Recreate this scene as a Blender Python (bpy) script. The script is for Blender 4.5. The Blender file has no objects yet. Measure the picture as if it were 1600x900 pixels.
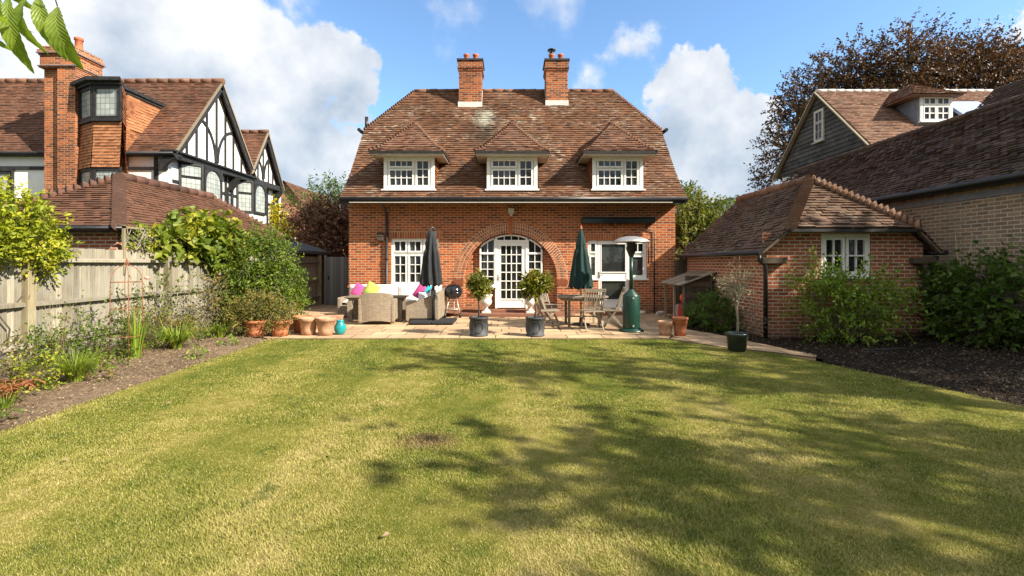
import bpy, math, random
import numpy as np
from mathutils import Vector, Matrix
from mathutils.geometry import tessellate_polygon

random.seed(7)
R = np.random.default_rng(11)
S = bpy.context.scene
COL = S.collection
PI = math.pi
rad = math.radians

# ------------------------------------------------------------------ camera, sky, sun, exposure
F, CX, HY, EYE = 750.0, 795.0, 412.0, 1.55      # focal length in photo pixels, vanishing point, eye height


def at(x, y, D):
    """world point seen at photo pixel (x, y) at depth D"""
    return Vector(((x - CX) * D / F, D, EYE + (HY - y) * D / F))


cam = bpy.data.cameras.new('camera')
cam.sensor_width = 36.0
cam.lens = 36.0 * F / 1600
cam.shift_x = (800 - CX) / 1600
cam.shift_y = -(450 - HY) / 1600
cam.clip_start, cam.clip_end = 0.05, 3000
cam_o = bpy.data.objects.new('camera', cam)
cam_o.location = (0, 0, EYE)
cam_o.rotation_euler = (rad(90), 0, 0)
COL.objects.link(cam_o)
S.camera = cam_o

SUN_D = Vector((-1.2, 0.60, -0.97)).normalized()
sun = bpy.data.lights.new('sun', 'SUN')
sun.energy = 4.9
sun.angle = rad(0.53)
sun.color = (1.0, 0.905, 0.75)
sun_o = bpy.data.objects.new('sun', sun)
sun_o.rotation_euler = SUN_D.to_track_quat('-Z', 'Y').to_euler()
sun_o.location = (30, -15, 30)
COL.objects.link(sun_o)

S.view_settings.view_transform = 'Standard'
S.view_settings.look = 'None'
S.view_settings.exposure = 1.2
S.view_settings.gamma = 1.0
S.cycles.max_bounces = 8
S.cycles.transparent_max_bounces = 6


def make_world():
    w = bpy.data.worlds.new('World')
    S.world = w
    w.use_nodes = True
    t = w.node_tree
    N, L = t.nodes, t.links
    bg = N['Background']
    bg.inputs['Strength'].default_value = 0.15
    sky = N.new('ShaderNodeTexSky')
    sky.sky_type = 'NISHITA'
    sky.sun_disc = False
    sky.sun_elevation = math.asin(-SUN_D.z)
    sky.sun_rotation = math.atan2(-SUN_D.x, -SUN_D.y)
    sky.air_density, sky.dust_density, sky.ozone_density = 1.0, 0.4, 1.6
    tc = N.new('ShaderNodeTexCoord')

    def math_(op, a, b=None, c=None, clamp=False):
        m = N.new('ShaderNodeMath')
        m.operation = op
        m.use_clamp = clamp
        for i, q in enumerate((a, b, c)):
            if q is None:
                continue
            if isinstance(q, (int, float)):
                m.inputs[i].default_value = q
            else:
                L.new(q, m.inputs[i])
        return m.outputs[0]

    def vmath(op, a, b):
        m = N.new('ShaderNodeVectorMath')
        m.operation = op
        for i, q in enumerate((a, b)):
            if isinstance(q, (tuple, list, Vector)):
                m.inputs[i].default_value = q
            else:
                L.new(q, m.inputs[i])
        return m

    def noise(scale, detail, rough, vec):
        n = N.new('ShaderNodeTexNoise')
        n.inputs['Scale'].default_value = scale
        n.inputs['Detail'].default_value = detail
        n.inputs['Roughness'].default_value = rough
        L.new(vec, n.inputs['Vector'])
        return n

    d = tc.outputs['Generated']
    n1 = noise(7.5, 8, 0.58, d)
    n0 = noise(18, 7, 0.66, d)
    off = vmath('SCALE', vmath('SUBTRACT', n1.outputs['Color'], (0.5, 0.5, 0.5)).outputs[0], (0, 0, 0))
    off.inputs['Scale'].default_value = 0.20
    off2 = vmath('SCALE', vmath('SUBTRACT', n0.outputs['Color'], (0.5, 0.5, 0.5)).outputs[0], (0, 0, 0))
    off2.inputs['Scale'].default_value = 0.075
    dd = vmath('ADD', vmath('ADD', d, off.outputs[0]).outputs[0], off2.outputs[0]).outputs[0]
    # cumulus heaps: directions in the sky with angular radii and densities
    heaps = [(120, 330, 170, 1), (330, 330, 170, 1), (480, 330, 110, 1), (-100, 300, 200, 1), (215, 50, 150, 1), (340, 95, 105, 1), (430, 150, 115, 1), (515, 112, 66, 1), (556, 165, 42, 1), (100, 130, 150, 1), (10, 210, 160, 1),
             (300, 230, 150, 1), (450, 250, 110, 1), (545, 255, 55, 1), (-150, 120, 170, 1), (-400, 60, 200, 1),
             (1055, 120, 52, 1), (1115, 130, 55, 1), (1165, 185, 48, 1), (1100, 215, 85, 1), (1035, 250, 70, 1), (1140, 270, 80, 1), (1200, 310, 60, 1),
             (1640, 40, 60, 1), (1800, 200, 120, 1), (690, 22, 42, .13), (915, 112, 42, .2), (985, 80, 45, .28), (466, 18, 40, .16), (868, 2, 50, .12), (740, 20, 36, .1)]
    field = None
    # unseen fill-light heaps added overhead and behind the photographer, as direction and chord radius
    around = [((-.5, -1, .5), .75), ((.9, -1, .35), .6), ((-1, .1, .9), .6), ((.2, -.6, 1), .55), ((-1, -.5, .2), .6), ((1, .3, .9), .4)]
    for q in heaps + around:
        if len(q) == 4:
            x, y, r, k = q
            v = Vector(((x - CX) / F, 1, (HY - y) / F))
            rr = r / F / v.length
        else:
            v, rr, k = Vector(q[0]), q[1], 1
        dist = vmath('DISTANCE', dd, v.normalized()).outputs['Value']
        q = math_('MULTIPLY_ADD', dist, -k / rr, k)           # k * (1 - dist / r)
        if field is None:
            field = q
        else:
            m = N.new('ShaderNodeMath')
            m.operation = 'SMOOTH_MAX'
            L.new(field, m.inputs[0])
            L.new(q, m.inputs[1])
            m.inputs[2].default_value = 0.12
            field = m.outputs[0]
    mr = N.new('ShaderNodeMapRange')
    mr.interpolation_type = 'SMOOTHSTEP'
    L.new(field, mr.inputs['Value'])
    mr.inputs['From Min'].default_value = -0.02
    mr.inputs['From Max'].default_value = 0.24
    n2 = noise(5.0, 7, 0.55, vmath('ADD', d, (0.13, 0.0, 0.06)).outputs[0])
    sep = N.new('ShaderNodeSeparateXYZ')
    L.new(d, sep.inputs[0])
    # lit heads, bluish grey bellies (lower in the sky)
    lit = math_('ADD', math_('MULTIPLY_ADD', n2.outputs['Fac'], 2.9, -1.56), math_('MULTIPLY', sep.outputs['Z'], 1.9), clamp=True)
    cr = N.new('ShaderNodeValToRGB')
    L.new(lit, cr.inputs[0])
    e = cr.color_ramp.elements
    e[0].color, e[1].color = (1.45, 1.74, 2.12, 1), (3.1, 3.12, 3.15, 1)
    e[1].position = 0.75
    hsv = N.new('ShaderNodeMixRGB')
    hsv.blend_type = 'MULTIPLY'
    hsv.inputs[0].default_value = 1
    L.new(sky.outputs[0], hsv.inputs[1])
    hsv.inputs[2].default_value = (0.64, 0.76, 0.83, 1)
    mix = N.new('ShaderNodeMixRGB')
    L.new(math_('MULTIPLY', mr.outputs[0], 0.96), mix.inputs[0])
    L.new(hsv.outputs[0], mix.inputs[1])
    L.new(cr.outputs[0], mix.inputs[2])
    L.new(mix.outputs[0], bg.inputs['Color'])


make_world()

# ------------------------------------------------------------------ materials


class Mat:
    def __init__(s, name, rough=0.8, spec=0.3, metal=0.0):
        s.m = bpy.data.materials.new(name)
        s.m.use_nodes = True
        s.t = s.m.node_tree
        s.b = s.t.nodes['Principled BSDF']
        s.b.inputs['Roughness'].default_value = rough
        s.b.inputs['Specular IOR Level'].default_value = spec
        s.b.inputs['Metallic'].default_value = metal

    def put(s, sock, v):
        if isinstance(v, bpy.types.NodeSocket):
            s.t.links.new(v, sock)
        else:
            if isinstance(v, (tuple, list)) and len(v) == 3 and sock.type == 'RGBA':
                v = (*v, 1)
            sock.default_value = v

    def n(s, typ, inp=None, **props):
        nd = s.t.nodes.new('ShaderNode' + typ)
        for k, v in props.items():
            setattr(nd, k, v)
        for k, v in (inp or {}).items():
            s.put(nd.inputs[k], v)
        return nd

    def pos(s):
        return s.n('NewGeometry').outputs['Position']

    def obj(s):
        return s.n('TexCoord').outputs['Object']

    def uv(s):
        return s.n('TexCoord').outputs['UV']

    def rnd(s):
        return s.n('Attribute', attribute_name='rnd').outputs['Fac']

    def scale(s, vec, sc):
        return s.n('Mapping', {'Vector': vec, 'Scale': sc}).outputs[0]

    def noise(s, vec, scale, detail=4, rough=0.55):
        return s.n('TexNoise', {'Vector': vec, 'Scale': scale, 'Detail': detail, 'Roughness': rough}).outputs['Fac']

    def ramp(s, fac, *stops):
        nd = s.n('ValToRGB', {'Fac': fac})
        e = nd.color_ramp.elements
        while len(e) < len(stops):
            e.new(0.5)
        for q, (p, c) in zip(e, stops):
            q.position = p
            q.color = (*c, 1) if len(c) == 3 else c
        return nd.outputs[0]

    def rng(s, v, a, b, c=0.0, d=1.0):
        return s.n('MapRange', {'Value': v, 'From Min': a, 'From Max': b, 'To Min': c, 'To Max': d}).outputs[0]

    def mix(s, f, a, b, mode='MIX'):
        nd = s.n('MixRGB', {'Fac': f, 'Color1': a, 'Color2': b}, blend_type=mode)
        return nd.outputs[0]

    def math(s, op, a, b=0.0):
        nd = s.n('Math', operation=op)
        s.put(nd.inputs[0], a)
        s.put(nd.inputs[1], b)
        return nd.outputs[0]

    def color(s, c):
        s.put(s.b.inputs['Base Color'], c)
        return s

    def bump(s, h, dist=0.01, strength=1.0):
        nd = s.n('Bump', {'Height': h, 'Distance': dist, 'Strength': strength})
        s.t.links.new(nd.outputs[0], s.b.inputs['Normal'])
        return s

    def translucent(s, col, f):
        tr = s.n('BsdfTranslucent', {'Color': col})
        mx = s.n('MixShader', {0: f})
        s.t.links.new(s.b.outputs[0], mx.inputs[1])
        s.t.links.new(tr.outputs[0], mx.inputs[2])
        s.t.links.new(mx.outputs[0], s.t.nodes['Material Output'].inputs['Surface'])
        return s


def plain(name, c, rough=0.6, var=0.12, scale=6.0, spec=0.3, metal=0.0, bump=0.0):
    """one colour with worn, uneven tone"""
    m = Mat(name, rough, spec, metal)
    o = m.obj()
    n = m.noise(o, scale, 5, 0.6)
    d = tuple(max(0, q * (1 - 2.2 * var)) for q in c)
    e = tuple(q * (1 + 1.4 * var) for q in c)
    m.color(m.ramp(n, (0.25, d), (0.75, e)))
    if bump:
        m.bump(m.noise(o, scale * 6, 4), bump)
    return m.m


def brick(name, c1, c2, mort, bias=-0.25, soot=(0.6, 0.55, 0.5), bw=0.225, rh=0.075, ms=0.0075, amt=0.55, patch=None):
    m = Mat(name, 0.88, 0.2)
    uv = m.uv()
    wob = m.n('TexNoise', {'Vector': uv, 'Scale': 9.0, 'Detail': 2}).outputs['Color']
    uvw = m.n('VectorMath', operation='MULTIPLY_ADD')
    m.put(uvw.inputs[0], wob)
    uvw.inputs[1].default_value = (0.006, 0.006, 0)
    m.put(uvw.inputs[2], uv)
    b = m.n('TexBrick', {'Vector': uvw.outputs[0], 'Color1': c1, 'Color2': c2, 'Mortar': mort, 'Scale': 1.0, 'Mortar Size': ms,
                         'Mortar Smooth': 0.15, 'Bias': bias, 'Brick Width': bw, 'Row Height': rh}, offset=0.5)
    big = m.noise(uv, 0.55, 5, 0.6)
    fine = m.noise(uv, 38, 3, 0.6)
    c = m.mix(amt, b.outputs['Color'], m.ramp(big, (0.3, soot), (0.62, (1.08, 1.05, 1.0))), 'MULTIPLY')
    c = m.mix(0.5, c, m.ramp(fine, (0.3, (0.62, 0.62, 0.62)), (0.7, (1.2, 1.2, 1.2))), 'MULTIPLY')
    z = m.n('SeparateXYZ', {0: m.pos()}).outputs['Z']
    damp = m.rng(m.math('ADD', z, m.math('MULTIPLY', m.noise(uv, 3.0, 5, 0.65), 0.9)), 0.45, 0.95, 0.6, 0.0)
    c = m.mix(damp, c, (0.10, 0.085, 0.06))
    strk = m.rng(m.noise(m.scale(uv, (5.0, 0.45, 1)), 1.0, 5, 0.7), 0.55, 0.75, 0, 0.25)
    c = m.mix(strk, c, (0.07, 0.045, 0.035))
    if patch:
        c = m.mix(m.rng(m.noise(uv, 1.3, 5, 0.65), 0.52, 0.7, 0, 0.6), c, patch)
    m.color(c)
    h = m.math('MULTIPLY_ADD', b.outputs['Fac'], -1.0)
    h = m.math('ADD', h, m.math('MULTIPLY', fine, 0.35))
    m.bump(h, 0.006, 0.9)
    return m.m


def tile(name, dark, mid, warm, lichen=0.25, lichen_c=(0.36, 0.33, 0.27), stain=0.5, moss=None):
    m = Mat(name, 0.9, 0.15)
    o = m.pos()
    r = m.rnd()
    c = m.ramp(r, (0.0, dark), (0.22, mid), (0.80, mid), (1.0, warm))
    big = m.noise(o, 0.8, 5, 0.62)
    c = m.mix(stain, c, m.ramp(big, (0.33, (0.5, 0.48, 0.46)), (0.6, (1.12, 1.08, 1.05))), 'MULTIPLY')
    fine = m.noise(o, 26, 4, 0.65)
    c = m.mix(0.6, c, m.ramp(fine, (0.3, (0.6, 0.6, 0.6)), (0.7, (1.25, 1.25, 1.25))), 'MULTIPLY')
    if lichen:
        ln = m.math('MULTIPLY', m.rng(m.noise(o, 1.1, 4, 0.6), 0.42, 0.68), m.rng(m.noise(m.scale(o, (0.45, 0.9, 2.2)), 9, 4, 0.7), 0.53, 0.63))
        c = m.mix(m.math('MULTIPLY', ln, lichen), c, lichen_c)
    if moss:
        c = m.mix(m.rng(m.noise(o, 2.2, 5, 0.7), 0.56, 0.7, 0, 0.6), c, moss)
    m.color(c)
    m.bump(m.math('ADD', fine, r), 0.006, 0.8)
    return m.m


def leaf(name, *cols, trans=0.35, tint=(1.25, 1.3, 0.6), rough=0.5, nscale=1.2, spec=0.35):
    m = Mat(name, rough, spec)
    r = m.math('ADD', m.math('MULTIPLY', m.rnd(), 0.7), m.math('MULTIPLY', m.rng(m.noise(m.pos(), nscale, 3), 0.3, 0.7), 0.3))
    k = len(cols)
    c = m.ramp(r, *[(0.08 + 0.84 * i / (k - 1), q) for i, q in enumerate(cols)])
    m.color(c)
    m.translucent(m.mix(1.0, c, tint, 'MULTIPLY'), trans)
    return m.m


def wood(name, c, d, rough=0.75, axis=(2, 2, 22), grey=None):
    m = Mat(name, rough, 0.25)
    o = m.obj()
    g = m.noise(m.scale(o, axis), 3.0, 6, 0.65)
    cc = m.ramp(g, (0.28, d), (0.72, c))
    cc = m.mix(0.85, cc, m.ramp(m.rnd(), (0, (0.45, 0.44, 0.42)), (1, (1.22, 1.2, 1.16))), 'MULTIPLY')
    if grey:
        cc = m.mix(m.rng(m.noise(o, 1.4, 5, 0.65), 0.45, 0.7, 0, 0.7), cc, grey)
    m.color(cc)
    m.bump(g, 0.003, 0.6)
    return m.m


MT = {}
MT['brick'] = brick('orange_brick', (0.46, 0.122, 0.037), (0.095, 0.032, 0.020), (0.54, 0.39, 0.26), bias=-0.26, soot=(0.70, 0.64, 0.60), ms=0.0095)
MT['brick_arch'] = brick('arch_brick', (0.36, 0.115, 0.052), (0.20, 0.066, 0.038), (0.42, 0.32, 0.24), bw=10, rh=10, ms=0.0)
MT['voussoir'] = Mat('voussoir_brick', 0.85, 0.2).m
_m = Mat('voussoir', 0.88, 0.2)
_m.color(_m.mix(0.5, _m.ramp(_m.rnd(), (0, (0.20, 0.062, 0.03)), (0.5, (0.38, 0.115, 0.042)), (1, (0.48, 0.16, 0.055))),
                _m.ramp(_m.noise(_m.obj(), 30, 4), (0.3, (0.6, 0.6, 0.6)), (0.7, (1.2, 1.2, 1.2))), 'MULTIPLY'))
MT['voussoir'] = _m.m
MT['mortar'] = plain('lime_mortar', (0.56, 0.44, 0.32), 0.95, 0.15, 14)
MT['brick_out'] = brick('outbuilding_brick', (0.43, 0.132, 0.060), (0.20, 0.066, 0.038), (0.56, 0.46, 0.37), bias=-0.2, soot=(0.6, 0.56, 0.53), ms=0.011)
MT['brick_brown'] = brick('brown_stock_brick', (0.34, 0.235, 0.155), (0.19, 0.13, 0.098), (0.52, 0.46, 0.37), bias=-0.1, soot=(0.62, 0.58, 0.5), ms=0.009, patch=(0.20, 0.19, 0.12))
MT['brick_chim'] = brick('chimney_brick', (0.46, 0.14, 0.048), (0.09, 0.036, 0.024), (0.50, 0.39, 0.28), bias=-0.1, soot=(0.42, 0.36, 0.33), amt=0.8)
MT['tile'] = tile('clay_roof_tile', (0.090, 0.047, 0.033), (0.146, 0.076, 0.045), (0.215, 0.102, 0.052), 0.95, (0.46, 0.42, 0.34), 0.65)
_m = MT['tile'].node_tree
_w = Mat.__new__(Mat)
_w.m, _w.t, _w.b = MT['tile'], _m, _m.nodes['Principled BSDF']
_o = _w.pos()
_src = _w.b.inputs['Base Color'].links[0].from_socket
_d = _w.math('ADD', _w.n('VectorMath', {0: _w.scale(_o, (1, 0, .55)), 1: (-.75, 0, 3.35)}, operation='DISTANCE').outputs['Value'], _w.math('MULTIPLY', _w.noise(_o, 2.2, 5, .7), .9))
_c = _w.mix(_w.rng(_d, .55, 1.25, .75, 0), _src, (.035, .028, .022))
_d = _w.math('ADD', _w.n('VectorMath', {0: _w.scale(_o, (1, 0, .8)), 1: (-.85, 0, 5.35)}, operation='DISTANCE').outputs['Value'], _w.math('MULTIPLY', _w.noise(_o, 7, 5, .75), 1.1))
_c = _w.mix(_w.rng(_d, .62, .98, .8, 0), _c, (.42, .41, .33))
_w.color(_c)
MT['tile_dormer'] = tile('dormer_roof_tile', (0.105, 0.057, 0.040), (0.165, 0.088, 0.060), (0.215, 0.110, 0.066), 0.5)
MT['tile_hung'] = tile('hung_orange_tile', (0.21, 0.088, 0.05), (0.36, 0.16, 0.078), (0.46, 0.215, 0.10), 0.0, stain=0.4)
MT['tile_cheek'] = tile('cheek_tile', (0.20, 0.075, 0.036), (0.34, 0.12, 0.05), (0.42, 0.16, 0.06), 0.1, stain=0.3)
MT['tile_tudor'] = tile('tudor_roof_tile', (0.105, 0.060, 0.044), (0.165, 0.085, 0.057), (0.23, 0.100, 0.055), 0.25, stain=0.75)
MT['tile_garage'] = tile('garage_roof_tile', (0.085, 0.046, 0.033), (0.130, 0.066, 0.042), (0.17, 0.080, 0.047), 0.1, stain=0.35)
MT['tile_out'] = tile('outbuilding_roof_tile', (0.085, 0.058, 0.044), (0.135, 0.087, 0.062), (0.18, 0.110, 0.072), 0.6, stain=0.6, moss=(0.10, 0.085, 0.035))
MT['tile_brown'] = tile('brown_roof_tile', (0.052, 0.036, 0.028), (0.080, 0.053, 0.039), (0.110, 0.068, 0.046), 0.25, stain=0.5, moss=(0.065, 0.06, 0.028))
MT['tile_far'] = tile('far_roof_tile', (0.13, 0.078, 0.055), (0.195, 0.112, 0.078), (0.25, 0.145, 0.095), 0.5, stain=0.4)
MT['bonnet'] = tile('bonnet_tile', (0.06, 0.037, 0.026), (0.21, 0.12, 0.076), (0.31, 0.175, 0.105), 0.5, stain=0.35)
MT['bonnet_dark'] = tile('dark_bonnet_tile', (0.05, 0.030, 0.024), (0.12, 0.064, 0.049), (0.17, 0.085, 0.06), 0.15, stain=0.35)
MT['ridge'] = tile('ridge_tile', (0.11, 0.06, 0.04), (0.17, 0.088, 0.057), (0.23, 0.115, 0.07), 0.6, stain=0.4)
MT['white'] = plain('white_paint', (0.80, 0.79, 0.75), 0.45, 0.04, 9)
MT['render'] = plain('white_render', (0.80, 0.80, 0.78), 0.85, 0.05, 2.2, bump=0.003)
MT['offwhite'] = plain('pale_paint', (0.47, 0.43, 0.36), 0.6, 0.07, 7)
MT['black'] = plain('black_paint', (0.018, 0.018, 0.020), 0.35, 0.2, 8, 0.4)
MT['timber'] = plain('black_timber', (0.028, 0.027, 0.028), 0.6, 0.3, 7)
_m = Mat('window_glass', 0.03, 0.6)
_m.color(_m.ramp(_m.math('ADD', _m.math('MULTIPLY', _m.rnd(), .6), _m.math('MULTIPLY', _m.noise(_m.pos(), 2.2, 4), .4)), (.35, (.010, .012, .013)), (.62, (.030, .032, .034)), (.8, (.085, .085, .080))))
_m.bump(_m.noise(_m.pos(), 3.5, 2), .004, .5)
MT['glass'] = _m.m
_m = Mat('leaded_glass', 0.12, 0.5)
_u = _m.n('TexBrick', {'Vector': _m.uv(), 'Scale': 1.0, 'Color1': (0.40, 0.43, 0.40), 'Color2': (0.26, 0.30, 0.29), 'Mortar': (0.16, 0.17, 0.16), 'Mortar Size': 0.011,
                       'Brick Width': 0.16, 'Row Height': 0.19}, offset=0.0)
_m.color(_u.outputs['Color'])
MT['leaded'] = _m.m
MT['lead'] = plain('lead_sheet', (0.20, 0.22, 0.25), 0.5, 0.12, 5, 0.4, 0.3)
MT['flash'] = plain('mortar_flashing', (0.62, 0.60, 0.56), 0.8, 0.1, 6)
MT['terra'] = plain('terracotta', (0.44, 0.16, 0.075), 0.8, 0.16, 7, bump=0.004)
MT['terra_old'] = plain('weathered_terracotta', (0.46, 0.27, 0.17), 0.85, 0.18, 9, bump=0.004)
MT['chim_pot'] = plain('chimney_pot_clay', (0.42, 0.13, 0.06), 0.8, 0.15, 8)
MT['fence'] = wood('weathered_fence_board', (0.37, 0.335, 0.265), (0.15, 0.137, 0.108), 0.85, (26, 26, 0.8), (0.27, 0.265, 0.225))
MT['post'] = wood('fence_post_timber', (0.34, 0.285, 0.18), (0.18, 0.155, 0.10), 0.85, (10, 10, 0.8), (0.36, 0.35, 0.24))
MT['teak'] = wood('silvered_teak', (0.36, 0.31, 0.25), (0.22, 0.185, 0.145), 0.7, (9, 9, 3))
MT['greywood'] = wood('grey_painted_boards', (0.21, 0.215, 0.22), (0.16, 0.165, 0.17), 0.6, (20, 20, 0.6))
MT['oldwood'] = wood('old_timber', (0.17, 0.13, 0.095), (0.085, 0.065, 0.05), 0.85, (6, 6, 2))
MT['palewood'] = wood('bleached_timber', (0.40, 0.33, 0.24), (0.26, 0.215, 0.15), 0.8, (5, 9, 9))
MT['board_dark'] = wood('dark_weatherboard', (0.085, 0.076, 0.068), (0.030, 0.027, 0.025), 0.8, (2, 2, 10), (0.12, 0.11, 0.10))
MT['cloth_black'] = plain('black_canvas', (0.022, 0.024, 0.028), 0.75, 0.2, 9)
MT['cloth_green'] = plain('dark_green_canvas', (0.007, 0.030, 0.027), 0.75, 0.18, 9)
MT['green_metal'] = plain('green_enamel', (0.006, 0.042, 0.028), 0.38, 0.15, 5, 0.5)
MT['steel'] = plain('brushed_steel', (0.55, 0.52, 0.48), 0.5, 0.08, 8, 0.5, 0.85)
MT['grey_metal'] = plain('dark_grey_metal', (0.045, 0.047, 0.052), 0.45, 0.15, 8, 0.4, 0.2)
MT['black_gloss'] = plain('black_enamel', (0.010, 0.010, 0.013), 0.12, 0.1, 6, 0.6)
MT['leadpot'] = plain('lead_grey_planter', (0.052, 0.055, 0.061), 0.6, 0.25, 9, 0.35, bump=0.003)
MT['stone'] = plain('white_stone', (0.66, 0.63, 0.56), 0.85, 0.12, 10, bump=0.004)
MT['teal'] = plain('teal_glaze', (0.01, 0.26, 0.28), 0.15, 0.15, 6, 0.6)
MT['darkpot'] = plain('dark_green_glaze', (0.022, 0.030, 0.024), 0.25, 0.2, 6, 0.5)
MT['cush_white'] = plain('cream_cushion', (0.76, 0.73, 0.68), 0.9, 0.05, 5)
MT['cush_pink'] = plain('pink_cushion', (0.52, 0.075, 0.24), 0.9, 0.06, 5)
MT['cush_lime'] = plain('lime_cushion', (0.40, 0.47, 0.10), 0.9, 0.06, 5)
MT['cush_teal'] = plain('turquoise_cushion', (0.03, 0.32, 0.40), 0.9, 0.06, 5)
MT['red'] = plain('red_plastic', (0.52, 0.045, 0.035), 0.4, 0.12, 6)
MT['orange'] = plain('orange_red_plastic', (0.66, 0.075, 0.03), 0.35, 0.1, 6)
MT['redtile'] = brick('red_quarry_tile', (0.36, 0.125, 0.075), (0.24, 0.08, 0.05), (0.20, 0.13, 0.10), bw=0.22, rh=0.22, ms=0.008)
MT['soilfill'] = plain('potting_soil', (0.05, 0.036, 0.026), 0.95, 0.3, 20)
MT['bark'] = plain('grey_bark', (0.13, 0.10, 0.075), 0.9, 0.3, 12, bump=0.01)
MT['bark_pale'] = plain('pale_bark', (0.27, 0.235, 0.18), 0.9, 0.25, 12, bump=0.006)
MT['rust'] = plain('rusty_iron', (0.30, 0.12, 0.06), 0.85, 0.25, 14)
MT['cane'] = plain('dry_cane', (0.40, 0.32, 0.19), 0.8, 0.15, 8)
MT['felt'] = plain('grey_roofing_felt', (0.10, 0.105, 0.10), 0.9, 0.15, 5)
MT['solar'] = plain('pale_blue_panel', (0.30, 0.38, 0.55), 0.12, 0.05, 4, 0.6)
_m = Mat('rattan_weave', 0.7, 0.3)
_b = _m.n('TexBrick', {'Vector': _m.uv(), 'Scale': 1.0, 'Color1': (0.46, 0.38, 0.28), 'Color2': (0.33, 0.265, 0.19), 'Mortar': (0.12, 0.095, 0.07), 'Mortar Size': 0.0035,
                       'Brick Width': 0.06, 'Row Height': 0.024}, offset=0.5)
_m.color(_b.outputs['Color'])
_m.bump(_m.math('MULTIPLY', _b.outputs['Fac'], -1.0), 0.006)
MT['rattan'] = _m.m
_m = Mat('stone_paving', 0.85, 0.2)
_p = _m.uv()
_b = _m.n('TexBrick', {'Vector': _p, 'Scale': 1.0, 'Color1': (0.60, 0.43, 0.26), 'Color2': (0.40, 0.28, 0.175), 'Mortar': (0.15, 0.11, 0.075), 'Mortar Size': 0.013,
                       'Brick Width': 0.75, 'Row Height': 0.45}, offset=0.37, squash=0.6, squash_frequency=3)
_c = _m.mix(0.7, _b.outputs['Color'], _m.ramp(_m.noise(_p, 1.3, 6, 0.65), (0.3, (0.62, 0.58, 0.55)), (0.65, (1.1, 1.08, 1.05))), 'MULTIPLY')
_c = _m.mix(0.5, _c, _m.ramp(_m.noise(_p, 22, 4, 0.65), (0.3, (0.66, 0.66, 0.66)), (0.7, (1.16, 1.16, 1.16))), 'MULTIPLY')
_m.color(_c)
_m.bump(_m.math('ADD', _m.math('MULTIPLY', _b.outputs['Fac'], -1.0), _m.math('MULTIPLY', _m.noise(_p, 9, 5), 0.4)), 0.008)
MT['paving'] = _m.m


def soil(name, a, b, c):
    m = Mat(name, 0.95, 0.1)
    p = m.pos()
    n = m.noise(p, 16, 8, 0.72)
    big = m.noise(p, 1.1, 4)
    col = m.ramp(n, (0.3, a), (0.55, b), (0.72, c))
    m.color(m.mix(0.6, col, m.ramp(big, (0.35, (0.6, 0.6, 0.6)), (0.65, (1.15, 1.15, 1.15))), 'MULTIPLY'))
    m.bump(n, 0.05, 1.0)
    return m.m


MT['soil_dark'] = soil('dark_mulch', (0.018, 0.014, 0.011), (0.040, 0.030, 0.023), (0.085, 0.066, 0.05))
MT['soil_dry'] = soil('dry_soil', (0.115, 0.078, 0.05), (0.22, 0.155, 0.10), (0.32, 0.235, 0.16))
MT['chip'] = leaf('mulch_chip', (0.014, 0.011, 0.008), (0.030, 0.022, 0.015), (0.060, 0.044, 0.030), (0.24, 0.185, 0.12), trans=0.0, rough=1.0, spec=0.05, nscale=30)
MT['litter'] = leaf('dry_litter', (0.12, 0.08, 0.05), (0.24, 0.17, 0.10), (0.34, 0.26, 0.16), (0.13, 0.14, 0.04), trans=0.05)


def lawn_colour(m):
    p = m.pos()
    sx = m.n('SeparateXYZ', {0: p})
    wx = m.math('ADD', sx.outputs['X'], m.math('MULTIPLY', m.noise(p, 0.5, 2), 0.22))
    stripe = m.math('SINE', m.math('MULTIPLY', wx, 2 * PI / 1.75))
    stripe = m.rng(stripe, -0.45, 0.45, -1.0, 1.0)
    stripe = m.math('MULTIPLY', stripe, m.rng(m.noise(p, 0.9, 3), 0.3, 0.6, 0.6, 1.0))
    n = m.noise(p, 0.62, 6, 0.62)
    n2 = m.noise(p, 3.3, 6, 0.66)
    v = m.math('ADD', m.math('ADD', m.math('MULTIPLY', n, 0.36), 0.105), m.math('MULTIPLY', n2, 0.52))
    v = m.math('ADD', v, m.math('MULTIPLY', stripe, 0.068))
    # the grass is drier and paler towards the near side of the lawn
    v = m.math('ADD', v, m.rng(sx.outputs['Y'], 2.0, 9.0, 0.07, -0.03))
    v = m.math('ADD', v, m.rng(m.noise(p, 11, 4, 0.7), 0.25, 0.75, -0.055, 0.055))
    c = m.ramp(v, (0.36, (0.098, 0.142, 0.016)), (0.50, (0.200, 0.215, 0.034)), (0.62, (0.315, 0.292, 0.070)), (0.75, (0.47, 0.395, 0.15)))
    c = m.mix(m.rng(m.noise(p, 2.6, 4, 0.6), 0.60, 0.70, 0, 0.65), c, (0.062, 0.115, 0.012))
    d = m.n('VectorMath', {0: m.scale(p, (1, 1.25, 0)), 1: (-0.72, 5.25, 0)}, operation='DISTANCE').outputs['Value']
    d = m.math('ADD', d, m.math('MULTIPLY', m.noise(p, 5, 5, 0.7), 0.35))
    c = m.mix(m.rng(d, 0.28, 0.52, 0.95, 0.0), c, (0.215, 0.14, 0.072))
    return c


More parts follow.
